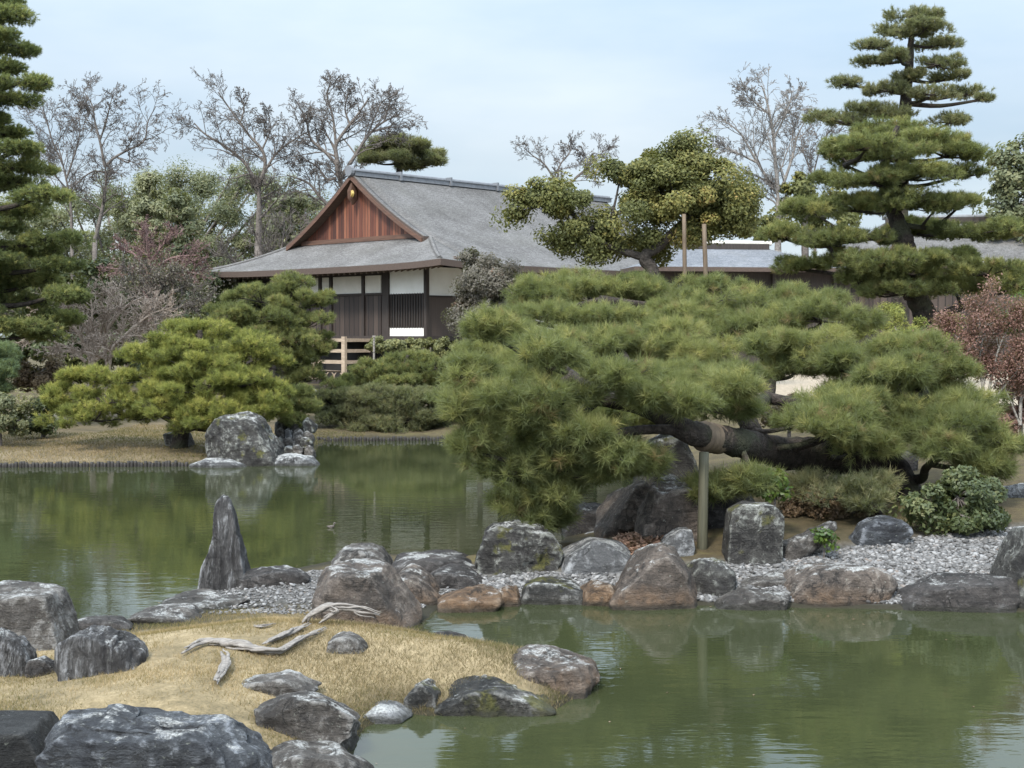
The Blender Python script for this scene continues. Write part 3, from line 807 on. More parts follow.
def rock(name, label, outline, mat, z0=0.0, T=None, k=0.5, seed=0, sub=5, rough=0.075, bevels=13, sharp=42.0, tilt=0.22, cat='rock', group=None, bury=0.25, ridges=0.0, rfreq=(1, 1, 1), Y=None):
    """a boulder whose silhouette follows a traced outline, cut from facets and worn by noise; it stands on height z0, its front at the traced foot"""
    rng = np.random.default_rng(seed + 1000)
    O = np.array(outline, float)
    yb, yt = O[:, 1].max(), O[:, 1].min()
    xm_ = (O[:, 0].min() + O[:, 0].max()) / 2
    Yf = Y if Y is not None else (ong(xm_, yb)[1] if z0 > 0.03 and yb < 768 else onz(xm_, yb, z0)[1])
    width = (O[:, 0].max() - O[:, 0].min()) * Yf / F_PX
    if T is None: T = 0.75 * width
    P3 = []
    for px, py in O:
        h = (yb - py) / max(yb - yt, 1e-6)
        q = at(px, py, Yf + T * k * min(1.0, h * 1.3))
        P3.append(q)
    P3 = np.array(P3)
    P2 = P3[:, [0, 2]]
    low = P2[:, 1].min()
    ext = [(P2[:, 0].min() + 0.04 * width, low - bury), (P2[:, 0].max() - 0.04 * width, low - bury)]
    Hh = hull2(np.vstack([P2, ext]))
    c2 = Hh.mean(0)
    cy = Yf + T / 2
    N, D = [], []
    for a, b in zip(Hh, np.roll(Hh, -1, axis=0)):
        e = b - a
        n = np.array([e[1], -e[0]]); n /= max(np.linalg.norm(n), 1e-9)
        d = n @ (a - c2)
        if d < 1e-4: continue
        ty = rng.uniform(-tilt, tilt)
        n3 = nrm(np.array([n[0], ty, n[1]]))
        N.append(n3); D.append(d * (1 - 0.15 * abs(ty)))
    hz = np.ptp(Hh[:, 1]) / 2
    for s in (-1, 1):
        for q in range(2):
            n3 = nrm(np.array([rng.uniform(-0.25, 0.25), s, rng.uniform(0.05, 0.35) if s < 0 else rng.uniform(-0.1, 0.3)]))
            N.append(n3); D.append(T / 2 * rng.uniform(0.92, 1.05))
    C = np.array([(x - c2[0], y, z - c2[1]) for x, z in Hh for y in (-T / 2, T / 2)])
    for q in range(bevels):
        n3 = nrm(np.array([rng.normal() * 0.8, rng.normal(), abs(rng.normal()) * 0.9]) / np.array([np.ptp(Hh[:, 0]), T, 2 * hz]))
        N.append(n3); D.append((C @ n3).max() * rng.uniform(0.74, 0.95))
    N, D = np.array(N), np.array(D)
    V, Tr = ico(sub)
    E = np.array([np.ptp(Hh[:, 0]), T, 2 * hz])
    d = nrm(V * E)
    q = np.maximum(d @ N.T, 1e-6) / D
    r = (q ** sharp).sum(1) ** (-1.0 / sharp) * 1.02
    size = (E[0] * T * E[2]) ** (1 / 3)
    W = d * r[:, None]
    # follow the traced outline where it is hollow
    poly = np.vstack([P2[:, :] - c2, np.array(ext[::-1]) - c2])
    zs = np.linspace(poly[:, 1].min() + 1e-4, poly[:, 1].max() - 1e-4, 60)
    def spans(pg):
        lo, hi = np.full(60, 1e9), np.full(60, -1e9)
        for a, b in zip(pg, np.roll(pg, -1, axis=0)):
            mk = (np.minimum(a[1], b[1]) <= zs) & (zs <= np.maximum(a[1], b[1])) & (abs(b[1] - a[1]) > 1e-9)
            x = a[0] + (zs - a[1]) / ((b[1] - a[1]) if abs(b[1] - a[1]) > 1e-9 else 1) * (b[0] - a[0])
            lo = np.where(mk, np.minimum(lo, x), lo); hi = np.where(mk, np.maximum(hi, x), hi)
        return lo, hi
    hl, hh = spans(Hh - c2); pl, ph_ = spans(poly)
    ok = (hh > hl) & (ph_ > pl)
    if ok.sum() > 5:
        zc = W[:, 2]
        f = lambda arr: np.interp(zc, zs[ok], arr[ok])
        a0, a1, b0, b1 = f(hl), f(hh), f(pl), f(ph_)
        W[:, 0] = b0 + (W[:, 0] - a0) / np.maximum(a1 - a0, 1e-4) * (b1 - b0)
    P = W / size * np.array(rfreq) + seed * 3.7
    nz_ = fbm(P * 1.7, 3, seed) * 0.8 + 0.75 * fbm(P * 4.5, 4, seed + 9) - 1.3 * np.abs(fbm(P * 2.4 + 5, 3, seed + 31)) + 0.25 + (0.3 * fbm(P * 14, 2, seed + 4) if sub > 5 else 0)
    sf_ = fbm(P * 1.35 + 11, 2, seed + 51) * 5.0
    st_ = np.floor(sf_) + np.clip((sf_ - np.floor(sf_) - .5) * 4 + .5, 0, 1)
    nz_ = nz_ + 0.20 * st_
    if ridges:
        rg = 1 - np.abs(fbm(P * 3.2, 3, seed + 21)) * 6
        nz_ = nz_ - ridges * np.clip(rg, 0, 1)
    W = W + d * (nz_ * rough * size * 1.6)[:, None]
    me = make_mesh(name, W, Tr, None, None, True, [M[mat]])
    o = put(name, me, None, (c2[0], cy, c2[1]))
    return tag(o, label, cat, group)

RK = [
 # --- grassy island in the foreground
 ('boulder', 'dark block-shaped boulder cut by the left frame edge behind the dry grass', [(-40, 652), (-42, 592), (-10, 584), (30, 586), (57, 591), (59, 640), (56, 652)], 'rock_grey', dict(z0=0.06, T=.8, k=0.6, sub=6, sharp=40, rough=0.05, bevels=2, tilt=.06, seed=1)),
 ('boulder', 'small rounded streaked boulder at the left frame edge beside the rounded pale one', [(-30, 676), (-28, 640), (0, 631), (18, 640), (27, 660), (24, 676)], 'rock_stripe', dict(z0=0.40, seed=2, ridges=0.3, rfreq=(2, 1, .5))),
 ('boulder', 'rounded pale boulder with vertical streaks standing in the dry grass', [(52, 676), (58, 650), (78, 632), (86, 625), (110, 630), (132, 640), (140, 655), (136, 669)], 'rock_stripe', dict(z0=0.42, T=0.55, k=.6, sub=6, seed=3, rough=.045, ridges=0.35, rfreq=(2.2, 1, .5))),
 ('stone', 'low flat brown stone lying between the two streaked boulders in the grass', [(22, 677), (28, 662), (42, 656), (54, 660), (58, 674)], 'rock_dark', dict(z0=0.40, seed=4, k=.8)),
 ('stone_block', 'black square-cut stone block in the lower left corner', [(-70, 800), (-70, 706), (55, 709), (52, 800)], 'block', dict(z0=-0.05, T=0.75, k=.98, sharp=60, rough=0.006, bevels=0, tilt=0.02, seed=5, sub=6)),
 ('boulder', 'biggest foreground boulder, dark with bluish white veined top', [(44, 800), (48, 745), (68, 712), (120, 708), (165, 714), (215, 712), (246, 728), (262, 755), (268, 800)], 'rock_bluish', dict(z0=0.05, T=0.9, k=.75, sub=6, seed=6, rough=.05, ridges=0.4, rfreq=(1.6, 1, 1))),
 ('stone', 'low dark stone in the grass beside the short upright root', [(238, 697), (240, 680), (258, 671), (290, 667), (312, 676), (319, 692), (300, 698)], 'rock_grey', dict(z0=0.30, k=.9, T=.5, seed=7, sub=5)),
 ('boulder', 'brown angular boulder between the low dark stone and the flat foreground slab', [(264, 742), (261, 703), (275, 693), (325, 692), (352, 706), (360, 728), (340, 744)], 'rock_grey', dict(z0=0.05, k=.8, T=.6, seed=8, sub=6, sharp=50)),
 ('slab', 'flat light-topped slab at the bottom edge right of the biggest boulder', [(258, 790), (264, 746), (300, 738), (345, 742), (360, 760), (362, 790)], 'rock_grey', dict(z0=0.0, k=.95, T=.6, seed=9, sub=5, sharp=50)),
 ('stone', 'low dark edge stone at the waterline next to the big block boulder', [(56, 634), (60, 618), (100, 613), (126, 613), (130, 628), (120, 634)], 'rock_dark', dict(z0=0.0, k=.9, T=.6, seed=10)),
 ('slab', 'flat grey slab on the back edge of the grass, left of the standing stone', [(126, 624), (132, 610), (160, 605), (200, 605), (207, 614), (200, 622)], 'rock_grey', dict(z0=0.02, k=.95, T=.7, seed=11)),
 ('slab', 'broad flat slab at the foot of the tall standing stone', [(168, 610), (171, 594), (190, 588), (240, 587), (252, 596), (262, 606)], 'rock_grey', dict(z0=0.02, k=.95, T=1.1, seed=12)),
 ('standing_stone', 'tall narrow standing stone with white streaks rising from the pond edge', [(199, 590), (203, 566), (212, 548), (216, 535), (217, 502), (221, 496), (229, 496), (234, 508), (237, 525), (243, 550), (247, 588)], 'rock_stripe', dict(z0=0.08, T=.5, k=.5, sub=6, seed=13, rough=.04, ridges=.5, rfreq=(2.4, 1, .4), sharp=20, bevels=5)),
 ('stone', 'low dark stone just right of the standing stone', [(244, 586), (248, 570), (272, 566), (300, 567), (309, 578), (300, 586)], 'rock_dark', dict(z0=0.08, k=.8, T=.6, seed=14)),
 ('boulder', 'large brown boulder with rough left face in the middle of the spit', [(312, 625), (318, 590), (330, 568), (350, 562), (385, 566), (400, 590), (414, 622), (418, 634)], 'rock_brown', dict(z0=0.02, k=.6, T=1.1, sub=6, seed=15, rough=.05, sharp=50)),
 ('boulder', 'grey rounded boulder topping the pile behind the large brown boulder', [(326, 580), (332, 556), (345, 546), (372, 543), (384, 552), (392, 580)], 'rock_grey', dict(z0=0.10, k=.6, T=.9, sub=5, seed=16, Y=16.9)),
 ('boulder', 'dark sloping boulder with an ochre foot against the pile, at the inlet edge', [(384, 616), (392, 575), (405, 567), (422, 570), (438, 590), (446, 614)], 'rock_brown', dict(z0=0.0, k=.6, T=.9, sub=5, seed=17, Y=15.6)),
 ('slab', 'long low dark slab behind the pile at the pond edge', [(388, 573), (396, 557), (420, 550), (455, 549), (474, 560), (480, 574)], 'rock_dark', dict(z0=0.05, k=.8, T=1.0, seed=18)),
 ('stone', 'dark red-brown low stone in front of the long slab', [(424, 589), (432, 572), (445, 566), (470, 570), (487, 588)], 'rock_dark', dict(z0=0.08, k=.7, T=.6, seed=19)),
 ('slab', 'ochre stained low slab at the inlet waterline beside the sloping boulder', [(438, 613), (442, 592), (470, 586), (498, 587), (505, 604), (500, 612)], 'rock_orange', dict(z0=0.0, k=.85, T=.8, seed=20)),
 ('stone', 'ochre stone at the waterline between ochre slab and mossy low rock', [(494, 607), (498, 588), (510, 584), (521, 590), (524, 606)], 'rock_orange', dict(z0=0.0, k=.8, T=.6, seed=21)),
 ('rock', 'low dark mossy rock at the inlet waterline below the lichened block', [(517, 604), (521, 582), (540, 576), (572, 579), (586, 592), (584, 603)], 'rock_moss', dict(z0=0.0, k=.8, T=.7, seed=22)),
 ('stone', 'small rusty orange stone left of the pointed boulder', [(578, 606), (582, 586), (600, 581), (616, 586), (619, 604)], 'rock_orange', dict(z0=0.0, k=.75, T=.5, seed=23)),
 ('boulder', 'square lichened boulder with a split in its face standing on the pebbles', [(477, 574), (480, 533), (494, 523), (512, 522), (545, 527), (558, 545), (560, 573)], 'rock_lichen', dict(z0=0.12, k=.5, T=.8, sub=6, seed=24, sharp=50, ridges=.3)),
 ('boulder', 'smooth blue-grey rounded boulder behind the pebbles', [(555, 574), (562, 548), (585, 537), (612, 541), (630, 556), (637, 573)], 'rock_pale', dict(z0=0.18, k=.6, T=.9, seed=25, rough=.03)),
 ('boulder', 'pointed brown boulder with a white peak at the waterline', [(608, 609), (622, 580), (650, 552), (662, 547), (676, 553), (694, 580), (703, 608)], 'rock_brown', dict(z0=0.0, k=.45, T=.9, sub=6, seed=26, rough=.04, sharp=50)),
 ('rock', 'white lichened mossy rock leaning against the pointed boulder', [(682, 606), (686, 572), (700, 560), (722, 563), (734, 578), (738, 604)], 'rock_lichen', dict(z0=0.0, k=.6, T=.6, seed=27, Y=15.9)),
 ('slab', 'thin flat slab lying on the pebbles right of the lichened rock', [(733, 590), (738, 575), (760, 570), (786, 570), (790, 588)], 'rock_grey', dict(z0=0.10, k=.95, T=.6, seed=28)),
 ('slab', 'flat slab in the water below the thin slab', [(720, 610), (724, 592), (745, 587), (785, 588), (789, 608)], 'rock_grey', dict(z0=0.0, k=.95, T=.55, seed=29, sharp=50)),
 ('boulder', 'long flat-topped boulder with a pale top in the shore edging, right of the slabs', [(785, 608), (788, 574), (806, 563), (850, 560), (884, 570), (899, 582), (898, 607)], 'rock_brown', dict(z0=0.0, k=.8, T=1.0, sub=6, seed=30, sharp=20, rough=.035)),
 ('boulder', 'long dark boulder with a lichened top end at the right of the shore edging', [(897, 612), (902, 588), (925, 575), (965, 572), (1008, 573), (1012, 592), (1017, 611)], 'rock_dark', dict(z0=0.0, k=.8, T=.9, sub=6, seed=31, sharp=20, rough=.035)),
 ('boulder', 'upright mossy boulder cut by the right frame edge', [(1008, 610), (1012, 545), (1020, 528), (1055, 524), (1075, 560), (1080, 608)], 'rock_lichen', dict(z0=0.0, k=.5, T=.9, sub=5, seed=32)),
 ('standing_stone', 'squat upright square stone covered in pale lichen beside the support post', [(728, 565), (729, 510), (742, 503), (772, 505), (779, 514), (780, 560)], 'rock_lichen', dict(z0=0.30, k=.6, T=.6, sub=6, seed=33, sharp=50, tilt=.06, rough=.025, bevels=3)),
 ('boulder', 'big brown slanting boulder under the pine boughs', [(598, 534), (612, 508), (625, 488), (640, 483), (654, 492), (650, 520), (642, 534)], 'rock_brown', dict(z0=0.22, k=.5, T=1.0, seed=34, sub=6, sharp=50)),
 ('boulder', 'upright reddish grey boulder leaning against the big brown one under the pine', [(640, 540), (646, 500), (655, 484), (680, 480), (698, 500), (702, 538)], 'rock_brown', dict(z0=0.30, k=.5, T=.9, seed=35, sub=5, sharp=50)),
 ('rock', 'dark low rock at the pond edge under the pine, left of the brown boulder', [(562, 532), (566, 512), (582, 506), (604, 507), (608, 530)], 'rock_dark', dict(z0=0.0, k=.6, T=.8, seed=36, Y=21.0)),
 ('stone', 'small flat pale stone in the shallow water before the dark low rock', [(583, 538), (588, 530), (600, 528), (611, 531), (610, 537)], 'rock_pale', dict(z0=0.02, k=.9, T=.4, seed=37, sub=4, bury=.1)),
 ('stone', 'grey green stone at the left foot of the support post', [(658, 556), (662, 540), (680, 529), (692, 530), (698, 545), (696, 556)], 'rock_pale', dict(z0=0.28, k=.5, T=.6, seed=38)),
 ('boulder', 'dark boulder standing in for the shaded hollow behind the support post', [(690, 560), (694, 505), (708, 478), (735, 474), (752, 500), (756, 558)], 'rock_dark', dict(z0=0.42, k=.5, T=1.0, seed=39, sub=5, Y=18.3)),  # dark stone added where only a shadowed hollow lies
 ('boulder', 'white-tipped tall boulder seen through the needles beneath the leaning trunk', [(634, 505), (640, 455), (652, 434), (672, 430), (690, 450), (700, 480), (704, 506)], 'rock_lichen', dict(z0=0.5, k=.5, T=1.0, seed=40, sub=5)),
 ('slab', 'slanting grey slab rising towards the bank right of the squat stone', [(778, 560), (784, 545), (812, 530), (832, 520), (836, 526), (812, 552), (800, 560)], 'rock_grey', dict(z0=0.38, k=.6, T=.5, seed=41, sharp=20)),
 ('rock', 'blue-grey round rock on the bank above the pebbles', [(854, 547), (860, 526), (876, 517), (896, 518), (908, 532), (906, 545)], 'rock_bluish', dict(z0=0.45, k=.6, T=.6, seed=42)),
 ('rock', 'dark round rock behind the foot of the leaning pine trunk', [(892, 472), (895, 455), (905, 449), (917, 454), (919, 471)], 'rock_dark', dict(z0=1.05, k=.5, T=.5, seed=43, sub=4)),
 ('stone', 'pale stone at the right frame edge under the low pine bough', [(1000, 498), (1006, 486), (1024, 482), (1040, 488), (1042, 497)], 'rock_pale', dict(z0=0.85, k=.6, T=.5, seed=44, sub=4)),
 ('slab', 'flat grey slab sloping into the inlet below the grass', [(344, 727), (360, 705), (378, 692), (398, 694), (414, 706), (410, 716), (380, 724)], 'rock_pale', dict(z0=-0.02, k=.9, T=.7, seed=45, sharp=50, rough=.02)),
 ('boulder', 'dark mossy boulder at the tip of the grassy island', [(426, 722), (436, 694), (460, 680), (500, 680), (535, 692), (562, 712), (540, 722)], 'rock_moss', dict(z0=-0.03, k=.6, T=.8, sub=6, seed=46)),
 ('boulder', 'big grey boulder in the water off the grassy island, its right-hand end', [(498, 697), (499, 662), (515, 651), (560, 650), (588, 658), (597, 678), (594, 700)], 'rock_brown', dict(z0=0.0, k=.75, T=.9, sub=6, seed=47, sharp=50)),
 ('stone', 'small dark stone surfacing in the inlet behind the grass', [(428, 652), (436, 636), (450, 632), (470, 640), (486, 651)], 'rock_dark', dict(z0=-0.02, k=.6, T=.5, seed=48, sub=4)),
 ('stone', 'small grey stone wedged under the curled root', [(326, 654), (330, 640), (345, 633), (362, 640), (366, 654)], 'rock_grey', dict(z0=0.42, k=.6, T=.3, seed=49, sub=4)),
 ('stone', 'mossy dark stone in the shaded hollow under the island edge', [(404, 716), (410, 688), (425, 680), (440, 692), (442, 716)], 'rock_moss', dict(z0=-0.02, k=.6, T=.4, seed=50, sub=5)),
 # --- far left shore
 ('boulder', 'huge whitish lichened boulder under the left pine at the far shore', [(203, 462), (206, 434), (222, 416), (246, 412), (262, 424), (272, 446), (277, 466)], 'rock_lichen', dict(z0=0.05, k=.5, T=1.4, sub=6, seed=60)),
 ('slab', 'long flat stone at the waterline before the huge lichened boulder', [(188, 468), (194, 460), (215, 457), (240, 459), (246, 467)], 'rock_pale', dict(z0=0.0, k=.8, T=.9, seed=61)),
 ('slab', 'flat grey stone at the waterline right of the huge lichened boulder', [(276, 466), (279, 456), (296, 452), (312, 455), (317, 465)], 'rock_pale', dict(z0=0.0, k=.8, T=.9, seed=62)),
 ('stone', 'tan sloping stone beside the huge lichened boulder', [(268, 452), (272, 436), (280, 438), (290, 446), (291, 452)], 'rock_orange', dict(z0=0.35, k=.5, T=.7, seed=63, sub=4)),
 ('stone', 'dark cut stone block on the left bank under the pine', [(165, 447), (166, 433), (178, 431), (190, 433), (190, 446)], 'rock_lichen', dict(z0=0.35, k=.8, T=.6, seed=64, sharp=30, tilt=.04, rough=.01, bevels=0)),
 ('stone', 'flat pale stepping stone on the path near the villa platform', [(296, 398), (300, 391), (318, 388), (322, 396)], 'rock_pale', dict(z0=1.2, k=.9, T=.8, seed=65, sub=4)),
 ('rock', 'low whitish rock at the corner of the small stone pile on the far shore', [(302, 408), (308, 404), (326, 402), (330, 409)], 'rock_lichen', dict(z0=1.0, k=.6, T=.7, seed=66, sub=4)),
]
for nm, lb, ol, mt, kw in RK:
    rock(nm, lb, ol, mt, cat='rock' if nm in ('rock', 'boulder') else 'stone', **kw)
# the small stacked pile right of the huge boulder
_r = random.Random(4)
for q in range(16):
    x = 279 + (q % 4) * 9.5 + _r.uniform(-2, 2); y = 454 - (q // 4) * 8 + _r.uniform(-2, 1)
    w, h = _r.uniform(5, 7), _r.uniform(5, 7)
    rock('stone', 'pale stone in the heap stacked on the far shore right of the huge boulder',
         [(x - w, y), (x - w * .8, y - h), (x + _r.uniform(-1, 2), y - h * 1.5), (x + w * .8, y - h * .9), (x + w, y)], _r.choice(['rock_pale', 'rock_lichen', 'rock_grey']),
         z0=0.1, Y=34.6 - (q % 4) * 0.1 + (q // 4) * 0.35, T=0.45, seed=100 + q, sub=4, cat='stone', group='stones stacked in a heap on the far shore', bury=.1)

# ------------------------------------------------------------------ pebble beach
rng = np.random.default_rng(5)
def in_poly(n, poly):
    lo, hi = poly.min(0), np.minimum(poly.max(0), [9.5, 30])
    P = rng.uniform(lo, hi, (n * 6, 2))
    return P[sdist(P, poly) > 0][:n]
def pebbles(name, poly, n, size):
    P = in_poly(n, poly)
    dm_, di_, hm_, hi_ = ground_parts(P)
    z = np.maximum(hm_, hi_)
    ok = z > 0.02
    P, z = P[ok], z[ok]
    V0, T0 = ico(2 if size > .03 else 1)
    nP = len(P)
    s = size * np.exp(rng.normal(0, 0.30, nP))
    sc = np.column_stack([s * rng.uniform(.8, 1.3, nP), s * rng.uniform(.8, 1.3, nP), s * rng.uniform(.4, .65, nP)])
    a = rng.uniform(0, 6.28, nP)
    V = V0[None] * (1 + 0.22 * (rng.random((nP, len(V0), 1)) - .5)) * sc[:, None, :]
    ca, sa = np.cos(a)[:, None], np.sin(a)[:, None]
    X = V[..., 0] * ca - V[..., 1] * sa; Yv = V[..., 0] * sa + V[..., 1] * ca
    t1, t2 = rng.normal(0, .25, (2, nP, 1))
    Z = V[..., 2] + X * t1 + Yv * t2
    V = np.stack([X + P[:, None, 0], Yv + P[:, None, 1], Z + (z + s * rng.uniform(.1, .6, nP))[:, None]], -1).reshape(-1, 3)
    T = (T0[None] + (np.arange(nP) * len(V0))[:, None, None]).reshape(-1, 3)
    tint = np.repeat(rng.random(nP), len(V0))
    tag(put(name, make_mesh(name, V, T, None, {'tint': tint}, True, [M['pebble']])), 'grey and white rounded pebbles covering the beach by the pond' if size > .02 else 'small grey gravel on the stone spit beside the standing stone', 'pebbles', kind='stuff')
m = NT('river_pebbles')
pc = m.ramp(m.n('Attribute', _attribute_name='tint').outputs['Fac'], [(0.0, (0.05, 0.048, 0.046)), (0.4, (0.11, 0.106, 0.102)), (0.75, (0.165, 0.16, 0.156)), (0.95, (0.25, 0.245, 0.24)), (1.0, (0.14, 0.11, 0.09))])
gn = m.noise(m.n('NewGeometry').outputs['Position'], 60, 4, .7)
M['pebble'] = m.done(m.principled(Base__Color=m.mix(0.5, pc, m.ramp(gn, [(.3, (.5, .5, .5)), (.7, (1, 1, 1))]), 'MULTIPLY'), Roughness=0.75, Normal=m.bump(gn, .4, .01)))
pebbles('pebbles', GRAVEL, 26000, 0.0215)
pebbles('gravel', SPIT, 5000, 0.015)
# ------------------------------------------------------------------ vegetation builders
def needle_tris(P, D, n, Ln, w, rng, lo=12, hi=72):
    T = len(P)
    A = nrm(np.cross(D, np.where(np.abs(D[:, 2:3]) < 0.9, [[0, 0, 1.0]], [[1.0, 0, 0]])))
    B = np.cross(D, A)
    ph = rng.uniform(0, 6.283, (T, n)); th = np.radians(rng.uniform(lo, hi, (T, n)))
    d = (D[:, None] * np.cos(th)[..., None] + (A[:, None] * np.cos(ph)[..., None] + B[:, None] * np.sin(ph)[..., None]) * np.sin(th)[..., None])
    base = P[:, None] + D[:, None] * (rng.uniform(-0.35, 0.35, (T, n)) * Ln)[..., None]
    side = nrm(np.cross(d, rng.normal(size=(T, n, 3)))) * (w / 2)
    tip = base + d * (Ln * rng.uniform(0.65, 1.1, (T, n)))[..., None]
    V = np.stack([base - side, base + side, tip], 2).reshape(-1, 3)
    return V

def leaf_quads(P, N, size, rng, asp=0.55):
    T = len(P)
    a = nrm(np.cross(N, rng.normal(size=(T, 3))))
    b = np.cross(N, a)
    s = size * rng.uniform(0.6, 1.25, T)[:, None]
    V = np.stack([P - a * s, P - b * s * asp, P + a * s, P + b * s * asp], 1).reshape(-1, 3)
    Q = np.arange(T * 4).reshape(T, 4)
    return V, Q

def pine(name, label, pads, trunk, Y, rad, mat='pine', group=None, density=1.0, needle=0.12, w=0.007, per=22, depth=1.2, dscale=0.8, seed=0, limbs=(), bark='bark_pine', updir=0.7, hi=72, clump=0.20, base_z=None, droop=0.0, lump=1.0, lo=12, flat=.55):
    """a garden pine: leaning trunk and limbs from traced lines, foliage pads as domes of needle tufts at their own depths.
    pads: (px, py, rx, ry[, dY]) - trunk: list of (px, py[, dY])"""
    rng = np.random.default_rng(seed + 77)
    tp = np.array([at(p[0], p[1], Y + (p[2] if len(p) > 2 else 0)) for p in trunk])
    if base_z is None: base_z = gz(tp[0][0], tp[0][1]) - 0.1
    tp[0][2] = min(tp[0][2], base_z) if tp[0][2] < base_z + 0.6 else tp[0][2]
    if tp[0][2] > base_z + 0.05: tp = np.vstack([[tp[0][0] + 0.05, tp[0][1], base_z], tp])
    tw = smooth_path(tp, 10 * len(tp))
    wood = MB()
    rr = np.interp(np.linspace(0, 1, len(tw)), np.linspace(0, 1, len(rad)), rad)
    wood.tube(tw, rr, 12, 0.16, seed)
    skel = [tw]
    for lm in limbs:
        lp = np.array([at(p[0], p[1], Y + (p[2] if len(p) > 2 else 0)) for p in lm[1]])
        lw = smooth_path(lp, 8 * len(lp))
        wood.tube(lw, np.linspace(lm[0], lm[0] * 0.4, len(lw)), 9, 0.15, seed + 3)
        skel.append(lw)
    sk = np.vstack(skel)
    root = tw[0].copy(); root[2] = base_z + 0.1
    Vs, tints = [], []
    for q, pd in enumerate(pads):
        px, py, rx, ry = pd[:4]
        dY = pd[4] if len(pd) > 4 else rng.uniform(-1, 1) * depth
        yy = Y + dY
        c = at(px, py, yy)
        a, h = rx * yy / F_PX, ry * yy / F_PX
        a, h = max(a - clump * 0.75, a * 0.45), max(h - clump * 0.30, h * 0.5)
        bdep = min(max(a * dscale, h * 1.2), 2.2)
        # limb to the pad
        foot = c - np.array([0, 0, h * 0.55])
        dd = np.linalg.norm((sk - foot) * [1, 1, 1.6], axis=1) + np.maximum(sk[:, 2] - foot[2], 0) * 1.5
        s0 = sk[int(np.argmin(dd))]
        midp = (s0 + foot) / 2 + np.array([rng.normal() * 0.1, rng.normal() * 0.1, -0.06 * np.linalg.norm(foot - s0)])
        lw = smooth_path([s0, midp, foot], 9)
        lr = float(np.clip(0.018 * np.linalg.norm(foot - s0) + 0.02, 0.02, rad[0] * 0.4))
        wood.tube(lw, np.linspace(lr * 1.5, lr * 0.6, 9), 6, 0.1, q)
        # sub-clumps on the dome
        area = a * bdep
        K = max(5, int(6 + 26 * area / (clump * 5) ** 2 * lump))
        r = np.sqrt(rng.random(K)); ph = rng.uniform(0, 6.283, K)
        ux, uy = r * np.cos(ph), r * np.sin(ph)
        uz = np.sqrt(np.clip(1 - r ** 2, 0, 1)) * rng.uniform(0.25, 1.0, K) - 0.55 * rng.random(K) * (rng.random(K) < 0.35)
        ux *= 1 + rng.normal(0, .08, K); uz += rng.normal(0, .10, K) - droop * r ** 2
        S = c + np.stack([ux * a, uy * bdep, uz * h - h * 0.35], -1)
        for kk in range(K):
            if kk % 2 == 0:
                e = S[kk] - [0, 0, 0.03]
                mm = (foot + e) / 2 + rng.normal(0, .03, 3)
                wood.tube([foot, mm, e], [lr * 0.75, lr * 0.5, lr * 0.25], 4, cap=False)
        nt = int(max(8, density * 120 * (clump / 0.2) ** 2 * (0.11 / needle) ** 1.2))
        off = rng.normal(0, 1, (K, nt, 3))
        off = off / np.maximum(np.linalg.norm(off, axis=-1, keepdims=True), 1e-6) * (rng.random((K, nt, 1)) ** 0.3)
        off *= np.array([clump, clump, clump * flat]) * np.exp(rng.normal(0, .22, (K, 1, 1)))
        P = (S[:, None] + off).reshape(-1, 3)
        out = nrm(np.stack([ux * a, uy * bdep, uz * h], -1))[:, None]
        D = nrm(off / clump * 0.65 + out * 0.35 + np.array([0, 0, updir]) + rng.normal(0, .22, off.shape)).reshape(-1, 3)
        V = needle_tris(P, D, per, needle, w, rng, lo, hi)
        pt = rng.normal(0, 0.06)
        sh = np.stack([P - np.repeat(off.reshape(-1, 3), 1, 0) * rng.uniform(.5, .9, (len(P), 1)), P + D * needle * .25], 1)
        sdv = nrm(np.cross(D, rng.normal(size=D.shape))) * (w * .55)
        tw_n = len(P)
        wood.add(np.stack([sh[:, 0] - sdv, sh[:, 0] + sdv, sh[:, 1]], 1).reshape(-1, 3), tris=np.arange(tw_n * 3).reshape(-1, 3))
        ct = rng.normal(0.44 + pt, 0.11, (K, 1)) + rng.normal(0, 0.16, (K, nt)) + 0.10 * np.clip(off[..., 2] / (clump * .5), -1, 1)  # tint yellower up each clump: new growth plus painted sunlit tops
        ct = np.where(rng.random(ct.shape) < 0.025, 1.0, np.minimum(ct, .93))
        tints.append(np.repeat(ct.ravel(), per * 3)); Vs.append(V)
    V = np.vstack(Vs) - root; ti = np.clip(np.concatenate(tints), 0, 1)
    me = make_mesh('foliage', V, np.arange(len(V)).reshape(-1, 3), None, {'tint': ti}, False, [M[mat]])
    t = empty(name, root)
    tag(t, label, 'pine tree', group)
    put('foliage', me, t)
    o = wood.build('trunk', M[bark], t, True)
    o.data.transform(__import__('mathutils').Matrix.Translation(-Vector(root)))
    return t

